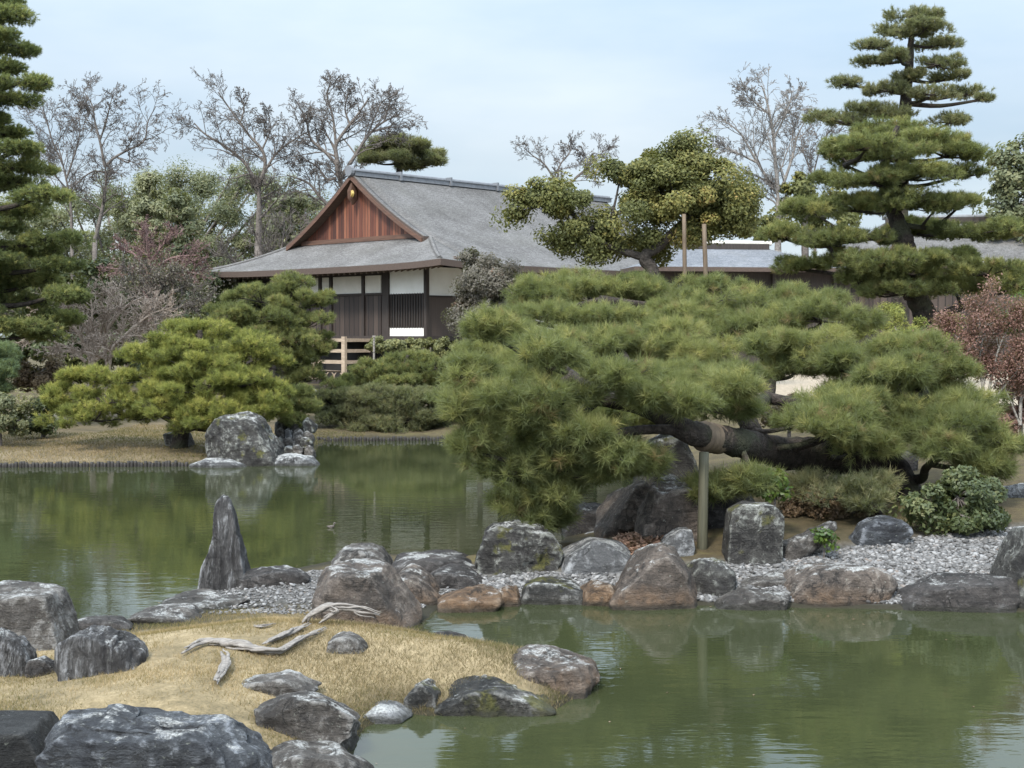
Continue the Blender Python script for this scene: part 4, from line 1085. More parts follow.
def leaf_tree(name, label, blobs, Y, mat, cat='tree', trunk=None, rad=(0.15, 0.08), leaf=0.05, n=9000, depth=0.6, dscale=0.8, seed=0, bark='bark_grey', sub=0.30, group=None, hollow=0.55, limbs=(), up=0.35, kind=None, twigs=True, asp=.55):
    """broadleaf crown: blobs (px, py, rx, ry[, dY]) filled with many leaf-sized faces in sub-clumps"""
    rng = np.random.default_rng(seed + 311)
    C = []
    for b in blobs:
        dY = b[4] if len(b) > 4 else rng.uniform(-1, 1) * depth
        yy = Y + dY
        C.append((at(b[0], b[1], yy), b[2] * yy / F_PX, b[3] * yy / F_PX))
    wts = np.array([a * h for _, a, h in C]); wts /= wts.sum()
    Vs, Qs, ts, nv = [], [], [], 0
    low = min(C, key=lambda q: q[0][2])[0]
    if trunk:
        tp = np.array([at(p[0], p[1], Y + (p[2] if len(p) > 2 else 0)) for p in trunk])
        g = gz(tp[0][0], tp[0][1]) - 0.1
        if tp[0][2] > g + 0.05: tp = np.vstack([[tp[0][0], tp[0][1], g], tp])
    else:
        cx = sum(c[0][0] * k for c, k in zip(C, wts)); cy_ = Y
        g = gz(cx, cy_) - 0.05
        tp = np.array([[cx, cy_, g], [cx, cy_, max(low[2], g + 0.15)]])
    tw = smooth_path(tp, 8 * len(tp))
    root = tw[0].copy(); root[2] = g + 0.05
    wood = MB(); wood.tube(tw, np.interp(np.linspace(0, 1, len(tw)), np.linspace(0, 1, len(rad)), rad), 10, 0.15, seed)
    sk = [tw]
    for lm in limbs:
        lp = np.array([at(p[0], p[1], Y + (p[2] if len(p) > 2 else 0)) for p in lm[1]])
        lw = smooth_path(lp, 8 * len(lp)); wood.tube(lw, np.linspace(lm[0], lm[0] * .45, len(lw)), 8, 0.15, seed); sk.append(lw)
    sk = np.vstack(sk)
    for (c, a, h), wt in zip(C, wts):
        bd = max(min(a * dscale, 3.5), min(a, h) * 0.7)
        K = max(6, int(14 * (a * h) / sub ** 2 / 6))
        d = nrm(rng.normal(size=(K, 3)))
        rr = rng.uniform(hollow, 1.0, K)[:, None]
        S = c + d * rr * np.array([a, bd, h])
        nl = max(6, int(n * wt / K))
        off = rng.normal(0, 1, (K, nl, 3)); off = off / np.linalg.norm(off, axis=-1, keepdims=True) * rng.random((K, nl, 1)) ** 0.45
        P = (S[:, None] + off * sub * np.array([1, 1, .75]) * np.exp(rng.normal(0, .25, (K, 1, 1)))).reshape(-1, 3)
        N = nrm(off * 0.6 + d[:, None] * 0.5 + [0, 0, up] + rng.normal(0, .45, off.shape)).reshape(-1, 3)
        V, Q = leaf_quads(P, N, leaf, rng, asp)
        ct = rng.normal(0.45, 0.15, (K, 1)) + rng.normal(0, .13, (K, nl))
        Vs.append(V); Qs.append(Q + nv); nv += len(V); ts.append(np.repeat(ct.ravel(), 4))
        if twigs:
            s0 = sk[int(np.argmin(np.linalg.norm(sk - c, axis=1)))]
            lw = smooth_path([s0, (s0 + c) / 2 - [0, 0, 0.05 * np.linalg.norm(c - s0)], c], 7)
            r0 = float(np.clip(rad[-1] * 0.7, 0.012, 0.12))
            wood.tube(lw, np.linspace(r0, r0 * .5, 7), 6, .1, seed)
            for kk in range(0, K, 2): wood.tube([c, (c + S[kk]) / 2 + rng.normal(0, .05, 3), S[kk]], [r0 * .4, r0 * .3, r0 * .12], 4, cap=False)
    V = np.vstack(Vs) - root
    me = make_mesh('foliage', V, None, np.concatenate(Qs), {'tint': np.clip(np.concatenate(ts), 0, 1)}, False, [M[mat]])
    t = empty(name, root); tag(t, label, cat, group, kind)
    put('foliage', me, t)
    o = wood.build('trunk', M[bark], t, True)
    o.data.transform(__import__('mathutils').Matrix.Translation(-Vector(root)))
    return t

def bare_tree(name, label, Y, limbs, rad=0.28, levels=3, kids=(10, 7, 6), spread=(25, 55), ratio=0.6, seed=0, mat='bark_grey', cat='tree', group=None, up=0.12, tip=0.012, first=0.18, length=1.0, root_px=None, leaves=None, taper=0.25):
    """a leafless tree: traced main limbs [(radius, [(px, py[, dY])...])...] that branch again and again into fine twigs"""
    rng = np.random.default_rng(seed + 900)
    B = MB()
    tips = []
    def grow(P, r, lv):
        n = len(P)
        B.tube(P, np.linspace(r, max(r * taper, tip), n), 7 if lv == 0 else (5 if lv == 1 else 3), 0.1 if lv == 0 else 0, seed, cap=False)
        if lv >= levels:
            tips.append(P[-1]); return
        seg = np.linalg.norm(np.diff(P, axis=0), axis=1); Ltot = seg.sum()
        k = kids[min(lv, len(kids) - 1)]
        k = max(2, int(k * rng.uniform(.75, 1.3)))
        for q in range(k):
            f = first + (1 - first) * (q + rng.random()) / k
            x = f * (n - 1); i = min(int(x), n - 2); p = P[i] + (P[i + 1] - P[i]) * (x - i)
            d = nrm(P[i + 1] - P[i])
            ax = nrm(np.cross(d, rng.normal(size=3)))
            an = math.radians(rng.uniform(*spread))
            e = nrm(d * math.cos(an) + ax * math.sin(an) + np.array([0, 0, up * rng.uniform(.4, 1.4)]))
            ll = Ltot * ratio * rng.uniform(.55, 1.15) * (1.15 - 0.55 * f) * (length if lv == 0 else 1.0)
            m = 5 if lv < 2 else (4 if lv == 2 else 3)
            pts = [p]
            for s in range(m - 1):
                e = nrm(e + rng.normal(0, .17, 3) + [0, 0, up * .25])
                pts.append(pts[-1] + e * ll / (m - 1))
            grow(np.array(pts), max(r * (1 - (1 - taper) * f) * (0.5 if lv == 0 else 0.55), tip), lv + 1)
    first_p = None
    for (r, pts) in limbs:
        P = np.array([at(p[0], p[1], Y + (p[2] if len(p) > 2 else 0)) for p in pts])
        if first_p is None:
            g = gz(P[0][0], P[0][1]) - 0.1 if P[0][1] < 900 else 1.4
            if P[0][2] > g + 0.05:
                B.tube(smooth_path([[P[0][0], P[0][1], g], (P[0] + [P[0][0], P[0][1], g]) / 2 + rng.normal(0, .05, 3), P[0]], 8), np.linspace(r * 1.35, r, 8), 9, .12, seed)
            first_p = np.array([P[0][0], P[0][1], min(P[0][2], g + 0.1)])
        grow(smooth_path(P, 5 * len(P)), r, 0)
    root = first_p
    t = empty(name, root); tag(t, label, cat, group)
    o = B.build('branches', M[mat], t, True)
    o.data.transform(__import__('mathutils').Matrix.Translation(-Vector(root)))
    if leaves:
        lm, ln, ls, sp = leaves
        tp = np.array(tips); P = tp[rng.integers(0, len(tp), ln)] + rng.normal(0, sp, (ln, 3))
        V, Q = leaf_quads(P, nrm(rng.normal(size=(ln, 3)) + [0, 0, .6]), ls, rng)
        ti = np.repeat(np.clip(rng.normal(.5, .2, ln), 0, 1), 4)
        put('foliage', make_mesh('foliage', V - root, None, Q, {'tint': ti}, False, [M[lm]]), t)
    return t

# ------------------------------------------------------------------ the big leaning pine over the beach
main_pads = [(590, 288, 84, 30, .6), (548, 292, 42, 26, .2), (640, 290, 45, 26, 1.1), (715, 286, 46, 20, .9), (690, 305, 60, 22, .1), (795, 300, 55, 20, 1.2), (822, 312, 62, 22, .4), (760, 322, 50, 20, -.6),
 (545, 315, 52, 24, -.4), (505, 335, 42, 26, 0), (478, 360, 30, 28, .3), (474, 395, 30, 32, -.2), (488, 430, 34, 32, .4), (505, 468, 32, 32, -.3), (525, 498, 34, 28, .2), (545, 515, 22, 14, -.2), (540, 455, 40, 30, .9),
 (590, 345, 70, 26, -.9), (640, 350, 55, 24, 1.2), (545, 375, 60, 28, -.7), (630, 385, 62, 26, -1.0), (560, 415, 58, 28, -1.0), (615, 420, 50, 22, .9), (575, 458, 52, 26, -.3), (605, 470, 22, 14, -.6), (645, 462, 18, 8, -.4),
 (690, 350, 58, 24, -.8), (700, 385, 48, 20, -1.0), (720, 330, 42, 18, 1.0), (725, 408, 36, 16, -.9), (735, 372, 40, 18, .8), (665, 415, 30, 16, .3), (722, 486, 36, 15, 1.2), (752, 480, 28, 15, .4),
 (815, 340, 55, 22, -.6), (850, 362, 66, 24, .2), (905, 368, 62, 24, -.2), (930, 390, 42, 20, .6), (795, 365, 38, 16, .9), (848, 400, 52, 20, -.7), (900, 412, 50, 20, -.5), (830, 428, 40, 13, -.9), (878, 432, 40, 16, -.6), (935, 425, 36, 18, -.9), (770, 300, 45, 18, .2),
 (600, 318, 60, 20, .9), (940, 372, 40, 20, .4), (960, 405, 40, 22, -.3), (915, 345, 40, 16, .5), (700, 318, 50, 18, .8), (660, 375, 46, 20, -.2), (520, 395, 44, 26, .6), (595, 440, 50, 20, .5), (545, 430, 40, 22, -.6), (560, 492, 40, 22, -.4), (505, 365, 36, 24, .7), (760, 345, 42, 16, -.5), (870, 385, 50, 18, .5), (675, 330, 44, 18, -.9), (530, 345, 44, 22, .8), (570, 385, 44, 20, .6), (965, 420, 36, 20, -1.0), (982, 440, 44, 26, -.8), (955, 398, 40, 20, .2), (975, 460, 38, 18, -1.0), (945, 445, 30, 16, -1.3)]
def crown_depth(px, py, ry, e):
    """the crown rises away from the pond: low boughs hang out over the beach, the top stands well back"""
    k = min(max((880 - px) / 110.0, 0), 1)
    return k * (min(max(8532.0 / (65 + py - ry), 17.4), 26.2) - 20.0 + 0.45 * e) + (1 - k) * e
main_pads = [(a_, b_, c_, d_, crown_depth(a_, b_, d_, e_)) for a_, b_, c_, d_, e_ in main_pads]
main_pads += [(565, 395, 44, 17, -3.1), (612, 376, 42, 15, -3.0), (652, 396, 34, 13, -3.0), (585, 430, 38, 15, -3.2), (532, 415, 36, 18, -3.1), (690, 402, 32, 13, -2.9), (545, 352, 42, 18, -2.8), (728, 386, 32, 13, -2.2), (805, 420, 42, 14, -1.5), (850, 412, 40, 14, -1.3), (500, 395, 34, 20, -3.0), (870, 445, 36, 13, -1.1), (620, 455, 34, 12, -3.2), (468, 372, 26, 26, -2.6), (462, 408, 24, 24, -2.8), (474, 442, 26, 24, -2.9), (495, 330, 34, 18, -1.0)]
pine('leaning_pine', 'largest pine, leaning over the pebble beach with its horizontal trunk on a wooden post', main_pads,
     [(905, 492, -.1), (886, 470, 0), (862, 458, -.1), (820, 455, -.3), (780, 452, -.8), (730, 441, -1.9), (690, 432, -2.4), (645, 408, -2.3), (595, 398, -2.2), (545, 385, -2.2)], 20.0, [0.34, 0.30, 0.25, 0.20, 0.15, 0.10, 0.05],
     mat='pine', needle=0.165, w=0.0075, per=42, seed=1, clump=0.26, density=0.27, hi=84, lo=18, flat=.5, updir=.42, depth=1.0, lump=1.1,
     limbs=[(0.11, [(660, 415, -2.3), (640, 390, -.8), (625, 360, 1.2), (610, 325, 3.5), (600, 300, 5.2)]), (0.08, [(620, 400, -2.2), (580, 380, -.8), (545, 350, .8), (530, 330, 2.4)]), (0.15, [(757, 448, -1.2), (748, 422, -1.1), (746, 412, -.6), (768, 395, .3), (770, 365, 2.0), (765, 340, 3.6)]), (0.07, [(768, 362, 2.2), (795, 340, 2.6), (810, 330, 2.8)]), (0.06, [(768, 355, 2.6), (752, 335, 3.4), (740, 322, 3.8)]),
            (0.09, [(765, 398, .2), (800, 402, 0), (860, 400, -.2), (925, 396, -.2)]), (0.08, [(905, 480, 0), (922, 478, -.3), (926, 468, -.6), (940, 458, -.9), (965, 450, -.9)]),
            (0.07, [(690, 430, -2.4), (640, 430, -2.7), (590, 440, -2.9), (540, 470, -2.7), (520, 490, -2.5)]), (0.07, [(600, 398, -2.2), (560, 430, -2.7), (535, 455, -2.7), (522, 462, -2.7)]), (0.06, [(745, 412, -1.0), (715, 410, -2.0), (690, 405, -2.6)])])
pine('creeping_pine', 'low grey green pine bough spreading on the bank under the leaning trunk', [(845, 490, 42, 16, -.2), (815, 482, 30, 12, .2), (872, 500, 32, 14, -.4), (880, 482, 25, 12, .1)], [(885, 505), (868, 498), (840, 494)], 18.6, [0.05, 0.04, 0.02],
     mat='pine_dark', needle=0.12, w=0.008, per=18, seed=2, clump=0.2, density=0.35, depth=.3)

# ------------------------------------------------------------------ layered pine on the right and the tall one behind it
right_pads = [(899, 132, 45, 14), (866, 144, 42, 14), (928, 138, 36, 13), (846, 156, 33, 14), (945, 152, 36, 13), (900, 150, 40, 12), (837, 178, 28, 13), (908, 174, 40, 14), (957, 172, 26, 13), (870, 178, 32, 12), (961, 200, 36, 13), (815, 208, 35, 14), (855, 204, 40, 16), (898, 200, 38, 14), (935, 205, 30, 12),
 (786, 233, 28, 15), (822, 238, 38, 15), (858, 236, 38, 14), (935, 228, 30, 13), (972, 230, 42, 14), (998, 228, 25, 12), (802, 264, 30, 14), (840, 260, 34, 14), (888, 258, 56, 17), (940, 258, 48, 16), (988, 268, 48, 16), (872, 276, 50, 16), (955, 284, 58, 17), (1006, 284, 40, 16), (905, 288, 46, 14), (910, 228, 30, 12)]
# tiers near the trunk line alternate before and behind it, the outer ones spread round the tree
trunk_x = lambda y: float(np.interp(y, [126, 168, 190, 221, 243, 297, 326], [898, 884, 886, 897, 905, 917, 926]))
right_pads = [(a_, b_, c_ * 1.16, d_ * 1.0, (-0.8 if abs(a_ - trunk_x(b_)) < 30 and i_ % 2 else (1.2 if i_ % 3 == 0 else -0.3))) for i_, (a_, b_, c_, d_) in enumerate(right_pads)]
right_pads += [(912, 270, 32, 12, -1.0)]
pine('layered_pine', 'tall green pine of many flat tiers in front of the pale roofed house at right', right_pads, [(926, 326), (917, 297), (905, 243), (897, 221), (886, 190), (884, 168), (892, 140), (898, 126)], 31.0, [0.30, 0.25, 0.20, 0.15, 0.10, 0.05],
     mat='pine', needle=0.13, w=0.010, per=28, seed=3, clump=0.26, density=0.26, flat=.5, hi=76, depth=1.7,
     limbs=[(0.13, [(930, 321), (950, 312), (970, 303, -.2), (990, 295, -.3)]), (0.08, [(905, 245), (885, 238), (860, 240, -.3), (830, 245, -.6)]), (0.07, [(900, 225), (925, 228), (955, 235, .5)]), (0.07, [(888, 185), (865, 175), (845, 165)])])
tall_pads = [(912, 14, 33, 8), (925, 26, 34, 7), (895, 30, 22, 7), (872, 44, 26, 8), (935, 43, 28, 7), (908, 34, 24, 7), (900, 55, 30, 7), (938, 62, 30, 8), (872, 61, 22, 7), (846, 82, 20, 7), (886, 88, 30, 8), (952, 76, 24, 8), (965, 91, 20, 8), (935, 92, 28, 8), (910, 76, 26, 7), (824, 117, 22, 9), (862, 108, 32, 9), (900, 112, 30, 8), (950, 120, 26, 8), (845, 120, 26, 8), (985, 98, 8, 4)]
pine('tall_pine', 'tallest grey green pine with an airy top, rising behind the layered pine', tall_pads, [(900, 230), (905, 112), (909, 70), (911, 40), (912, 16)], 42.0, [0.28, 0.22, 0.15, 0.10, 0.04],
     mat='pine_dark', needle=0.13, w=0.012, per=20, seed=4, clump=0.24, density=0.22, depth=1.2, base_z=1.4)
pine('roof_pine', 'dark flat-topped pine showing above the villa ridge', [(398, 142, 26, 6, 0), (414, 146, 22, 7, -.6), (382, 150, 22, 8, .5), (424, 154, 20, 8, .4), (400, 157, 22, 6, -.9), (370, 159, 16, 7, 0), (436, 161, 12, 7, 0), (410, 165, 22, 6, .2)], [(398, 230), (399, 175), (402, 152)], 76.0, [0.3, 0.22, 0.1],
     mat='pine_dark', needle=0.28, w=0.03, per=16, seed=5, clump=0.42, density=0.3, depth=1.0, base_z=1.4)

# ------------------------------------------------------------------ pines of the left shore
p1 = [(199, 327, 38, 10, .8), (168, 340, 40, 11, .4), (221, 343, 54, 13, .5), (163, 353, 40, 13, .2), (245, 356, 40, 15, .3), (202, 360, 50, 15, -.3), (156, 373, 42, 14, -.2), (234, 376, 50, 16, -.4), (195, 382, 50, 16, -.7), (262, 388, 28, 16, -.2), (82, 376, 28, 11, .3), (114, 377, 30, 12, -.1),
      (66, 394, 26, 13, .2), (102, 396, 34, 14, -.5), (60, 409, 20, 12, 0), (95, 412, 34, 13, -.6), (128, 408, 26, 13, -.3), (156, 396, 38, 14, -.6), (176, 411, 40, 14, -.9), (212, 404, 45, 16, -1.0), (247, 404, 42, 17, -.7), (270, 408, 20, 14, -.3), (196, 422, 30, 11, -1.1), (228, 418, 34, 12, -1.1)]
p1 = [(a_, b_, c_ * 1.12, d_ * 1.5, e_) for a_, b_, c_, d_, e_ in p1]
pine('spreading_pine', 'wide yellow green pine spreading over the left bank beside the huge lichened boulder', p1, [(178, 440), (185, 415), (195, 385), (200, 350), (200, 330)], 35.0, [0.22, 0.18, 0.12, 0.06],
     mat='pine_yellow', needle=0.13, w=0.011, per=18, seed=6, clump=0.24, density=0.36, depth=.8, limbs=[(0.10, [(182, 425), (140, 405, -.4), (100, 400, -.3), (70, 398, 0)])])
p2 = [(293, 284, 28, 9, .4), (262, 295, 36, 11, .2), (303, 300, 33, 12, -.2), (222, 313, 30, 9, 0), (258, 314, 44, 13, -.4), (303, 320, 36, 14, -.4), (287, 340, 44, 14, -.7), (316, 345, 22, 14, 0), (254, 332, 40, 13, -.5), (294, 358, 34, 14, -.6), (304, 374, 24, 12, -.6), (270, 352, 30, 14, -.3)]
p2 = [(a_, b_, c_ * 1.12, d_ * 1.5, e_) for a_, b_, c_, d_, e_ in p2]
pine('mounded_pine', 'dense domed green pine in front of the left end of the villa', p2, [(290, 388), (292, 350), (288, 310), (292, 288)], 42.5, [0.20, 0.16, 0.10, 0.05], mat='pine', needle=0.14, w=0.013, per=18, seed=7, clump=0.27, density=0.36, depth=.8)
p3 = [(298, 393, 15, 8, 0), (302, 405, 18, 10, -.2), (294, 417, 18, 10, -.3), (285, 404, 12, 9, .1)]
pine('small_pine', 'small dark green pine above the stone heap on the far shore', p3, [(296, 432), (298, 410), (298, 395)], 36.0, [0.07, 0.05, 0.03], mat='pine', needle=0.12, w=0.011, per=18, seed=8, clump=0.26, density=0.4, depth=.3)
p4 = [(414, 359, 34, 6, .8), (385, 367, 34, 8, .3), (432, 368, 32, 9, .4), (357, 383, 36, 11, -.2), (400, 378, 45, 12, 0), (440, 380, 32, 12, .2)]
p4 = [(a_, b_, c_ * 1.12, d_ * 1.5, e_) for a_, b_, c_, d_, e_ in p4]
pine('clipped_pine', 'low wide pine in tiers below the hedge, upper mass before the villa', p4, [(400, 398), (402, 375), (408, 355)], 45.5, [0.14, 0.10, 0.05], mat='pine', needle=0.14, w=0.013, per=18, seed=9, clump=0.33, density=0.38, depth=.5)
p5 = [(337, 399, 28, 10, 0), (374, 396, 40, 12, .1), (418, 397, 40, 12, 0), (446, 403, 26, 12, .2), (330, 412, 22, 10, -.2), (361, 412, 40, 12, -.3), (400, 415, 42, 13, -.4), (438, 416, 34, 12, -.2), (380, 425, 36, 9, -.4), (430, 427, 30, 8, -.3), (470, 412, 26, 14, .2), (490, 400, 30, 16, .6), (500, 420, 30, 14, .4)]
p5 = [(a_, b_, c_ * 1.12, d_ * 1.5, e_) for a_, b_, c_, d_, e_ in p5]
pine('waterside_pine', 'long low pine hanging over the staked far edge of the pond', p5, [(405, 438), (404, 415), (400, 400)], 43.3, [0.14, 0.10, 0.05], mat='pine_dark', needle=0.13, w=0.013, per=18, seed=10, clump=0.32, density=0.4, depth=.4)
p6 = [(2, 352, 18, 10, 0), (-14, 365, 26, 14, .2), (6, 372, 16, 12, -.2), (0, 388, 16, 10, -.3), (-30, 385, 22, 14, 0)]
pine('pale_pine', 'pale blue green young pine cut by the left frame edge', p6, [(-8, 420), (-8, 385), (-4, 360)], 36.0, [0.09, 0.07, 0.03], mat='pine_blue', needle=0.14, w=0.012, per=18, seed=11, clump=0.3, density=0.38, depth=.4)
# the tall conifer at the left edge
rows = [(0, 8, 12), (14, 6, 30), (32, -4, 28), (48, 12, 30), (66, -2, 30), (82, 18, 34), (98, 8, 36), (116, -4, 34), (132, 6, 30), (148, 22, 30), (166, 28, 34), (182, 10, 40), (194, 44, 36), (210, 24, 42), (224, -6, 36), (238, 54, 40), (250, 20, 46), (263, 60, 30), (270, -10, 40), (280, 40, 42), (293, 58, 34), (300, 12, 46), (316, 50, 36), (324, 14, 40), (333, 40, 26)]
cp_ = [(x, y, rx, 7) for (y, x, rx) in rows] + [(x - 110 + (i * 37) % 60, y + 6, rx + 10, 8) for i, (y, x, rx) in enumerate(rows)] + [(-40 + (i % 3) * 8, y - 4, 30, 7) for i, (y, x, rx) in enumerate(rows)]
cp_ += [(-34, -20, 36, 9), (-42, -45, 26, 10), (-38, -70, 18, 10), (-30, -5, 40, 8)]
pine('tall_conifer', 'tall dark conifer with drooping tiers filling the left frame edge', cp_, [(-36, 420), (-38, 300), (-40, 150), (-40, -20), (-40, -80)], 41.0, [0.40, 0.34, 0.25, 0.14, 0.05],
     mat='conifer', needle=0.11, w=0.014, per=16, seed=12, clump=0.36, density=0.28, depth=1.6, updir=0.25, droop=0.5, bark='bark_pine')
# ------------------------------------------------------------------ broadleaf trees, shrubs and hedges
leaf_tree('round_evergreen', 'broad olive evergreen with a long left arm, propped by two bamboo poles',
    [(535, 200, 38, 18, .3), (570, 205, 30, 18, 0), (515, 212, 20, 12, .2), (600, 225, 34, 20, .3), (560, 240, 30, 10, .5), (650, 170, 40, 34, .4), (690, 165, 42, 32, .2), (640, 205, 34, 24, -.3), (675, 200, 40, 30, -.5), (715, 195, 42, 34, 0), (740, 215, 28, 26, .3), (700, 225, 40, 18, -.3), (650, 235, 24, 14, 0), (600, 252, 40, 9, .6), (590, 238, 40, 12, .4), (620, 246, 34, 12, .8), (575, 222, 30, 14, .2), (665, 250, 24, 12, 1.0), (720, 225, 36, 16, .4), (650, 190, 40, 30, 0), (690, 200, 44, 34, .5), (620, 178, 24, 22, .3), (735, 190, 26, 22, .4), (555, 192, 30, 12, 0), (690, 150, 30, 14, .2)],
    46.0, 'leaf_olive', trunk=[(655, 285), (645, 258), (660, 245), (680, 225), (705, 200)], rad=(0.24, 0.21, 0.16, 0.08), leaf=0.06, n=110000, depth=.7, seed=1, bark='bark_dark', sub=0.46, hollow=.25,
    limbs=[(0.13, [(645, 258), (620, 250), (595, 240), (580, 225), (570, 212), (540, 205)]), (0.10, [(585, 232), (600, 225), (612, 215)])])
leaf_tree('grove_tree', 'grey green broadleaf tree at the right frame edge behind the layered pine', [(1010, 170, 26, 32), (1030, 185, 34, 44), (1005, 205, 22, 30), (1050, 160, 34, 34), (1015, 230, 30, 26), (1060, 220, 40, 40)], 62.0, 'leaf_wood', trunk=[(1030, 270), (1030, 200)], rad=(.3, .15), leaf=0.11, n=16000, seed=2, sub=.5)
leaf_tree('grove_tree', 'loose green tree filling the gap between the propped evergreen and the tall pine', [(795, 215, 28, 18), (815, 200, 22, 22), (775, 228, 26, 12), (835, 215, 24, 24), (800, 190, 16, 16)], 66.0, 'leaf_olive', trunk=[(805, 270), (805, 215)], rad=(.25, .12), leaf=0.12, n=9000, seed=3, sub=.5)
leaf_tree('grey_shrub', 'grey brown fine leaved shrub tree before the white side wall of the villa', [(486, 262, 26, 18), (474, 278, 20, 20), (505, 276, 20, 20), (486, 294, 38, 24), (464, 314, 20, 16), (510, 308, 22, 20), (485, 320, 42, 16), (482, 275, 30, 22)], 47.5, 'leaf_greybrown', cat='shrub', trunk=[(480, 350), (480, 320), (483, 285)], rad=(.12, .06), leaf=0.045, n=46000, depth=.5, seed=4, sub=.36, bark='twig_grey', hollow=.3)
leaf_tree('camellia_bush', 'rounded dark evergreen bush above the pebbles at the foot of the leaning pine', [(958, 497, 44, 28, 0), (930, 508, 26, 20, -.2), (985, 500, 26, 26, .1), (955, 480, 28, 16, .2), (960, 515, 44, 14, -.2)], 18.0, 'leaf_bush', cat='bush', rad=(.06, .04), leaf=0.034, n=15000, depth=.3, seed=5, sub=.15, hollow=.5)
leaf_tree('leafy_sapling', 'small glossy sapling growing behind the squat upright stone', [(772, 482, 14, 12, 0), (776, 494, 12, 10, 0)], 17.6, 'leaf_bright', cat='sapling', trunk=[(775, 512), (774, 485)], rad=(.02, .012), leaf=0.05, n=520, depth=.1, seed=6, sub=.1, hollow=.4)
leaf_tree('moss_bush', 'olive brown low bush on the bank under the leaning trunk', [(820, 502, 34, 16, 0), (845, 508, 28, 14, .1), (800, 508, 20, 14, .1)], 18.8, 'leaf_brown', cat='bush', rad=(.03, .02), leaf=0.028, n=7000, depth=.2, seed=7, sub=.14)
leaf_tree('fern_clump', 'small bright green clump beside the slanting slab', [(822, 535, 12, 7, 0), (830, 540, 8, 6, -.1)], 16.9, 'leaf_bright', cat='plant', rad=(.012, .008), leaf=0.035, n=300, depth=.1, seed=8, sub=.07)
leaf_tree('round_shrub', 'dark red brown dome shaped shrub on the left bank behind the path', [(40, 372, 24, 14, 0), (30, 380, 18, 12, 0), (52, 380, 18, 12, 0), (40, 384, 26, 9, -.2)], 42.0, 'leaf_brown', cat='shrub', rad=(.06, .04), leaf=0.05, n=12000, depth=.3, seed=9, sub=.22, hollow=.7)
leaf_tree('round_shrub', 'olive rounded bush at the left frame edge under the pale pine', [(5, 412, 28, 20, 0), (-15, 405, 26, 20, 0), (18, 420, 16, 13, -.2)], 35.2, 'pine_dark', cat='shrub', rad=(.06, .04), leaf=0.045, n=9000, depth=.3, seed=10, sub=.2, hollow=.7)
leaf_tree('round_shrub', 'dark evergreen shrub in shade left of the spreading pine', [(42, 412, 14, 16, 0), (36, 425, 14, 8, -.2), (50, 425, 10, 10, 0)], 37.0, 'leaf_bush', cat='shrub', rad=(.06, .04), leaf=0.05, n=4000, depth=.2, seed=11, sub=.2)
leaf_tree('clipped_hedge', 'flat topped clipped hedge with a yellowish top along the villa front', [(372 + q * 9, 346 + q * .1, 8, 8, 0) for q in range(14)] , 48.5, 'leaf_hedge', cat='hedge', rad=(.04, .03), leaf=0.05, n=14000, depth=0, dscale=2.2, seed=12, sub=.16, hollow=.6, twigs=False)
leaf_tree('low_mound', 'bright green low mound below the layered pine trunk', [(870, 334, 36, 11, 0), (908, 338, 38, 10, -.2), (945, 336, 30, 11, .2), (848, 324, 24, 12, .4), (890, 316, 26, 10, .8), (930, 326, 30, 9, .6)], 27.5, 'pine_yellow', cat='shrub', rad=(.05, .03), leaf=0.05, n=12000, depth=.2, seed=13, sub=.2, up=1.0, asp=.18)
leaf_tree('low_mound', 'green round shrub at the right frame edge above the red shrub', [(1015, 318, 24, 12, 0), (1035, 312, 26, 14, .3)], 28.0, 'leaf_bright', cat='shrub', rad=(.05, .03), leaf=0.04, n=6000, depth=.2, seed=14, sub=.2)
leaf_tree('ochre_shrub', 'small golden brown shrub seen behind the leaning trunk fork', [(785, 408, 22, 14, 0), (805, 415, 18, 12, .2), (770, 418, 14, 10, .1)], 27.0, 'leaf_brown', cat='shrub', rad=(.05, .03), leaf=0.045, n=4500, depth=.3, seed=15, sub=.2)
leaf_tree('low_mound', 'brownish low cushion shrub beside the path stones below the villa platform', [(330, 388, 14, 7, 0), (342, 392, 12, 7, .2)], 45.0, 'leaf_brown', cat='shrub', rad=(.05, .03), leaf=0.045, n=2500, depth=.3, seed=16, sub=.2)
# red shrub at the right, bare pale stems with reddish leaves
bare_tree('red_shrub', 'reddish twiggy shrub with pale bare stems at the right frame edge', 24.0,
    [(.03, [(985, 415), (982, 380), (970, 350), (955, 335)]), (.03, [(985, 415), (992, 375), (1000, 345), (1010, 325)]), (.025, [(985, 415), (1005, 385), (1025, 360), (1040, 340)]), (.025, [(985, 412), (965, 385), (950, 365), (938, 352)]), (.02, [(985, 412), (980, 360), (985, 330), (990, 318)]), (.03, [(1020, 425), (1022, 390), (1030, 360), (1050, 345)]), (.02, [(1020, 425), (1010, 400), (1000, 380), (985, 372)])],
    levels=3, kids=(7, 5, 4), seed=20, mat='twig_pale', cat='shrub', tip=.004, ratio=.5, up=.3, leaves=('leaf_red', 34000, .022, .07))
leaf_tree('red_shrub', 'rust brown low shrub under the twiggy red shrub at right', [(1012, 400, 22, 22, 0), (1030, 380, 24, 26, .2), (1005, 425, 14, 12, -.2)], 24.6, 'leaf_red', cat='shrub', rad=(.04, .03), leaf=0.032, n=9000, depth=.2, seed=21, sub=.16, hollow=.6)

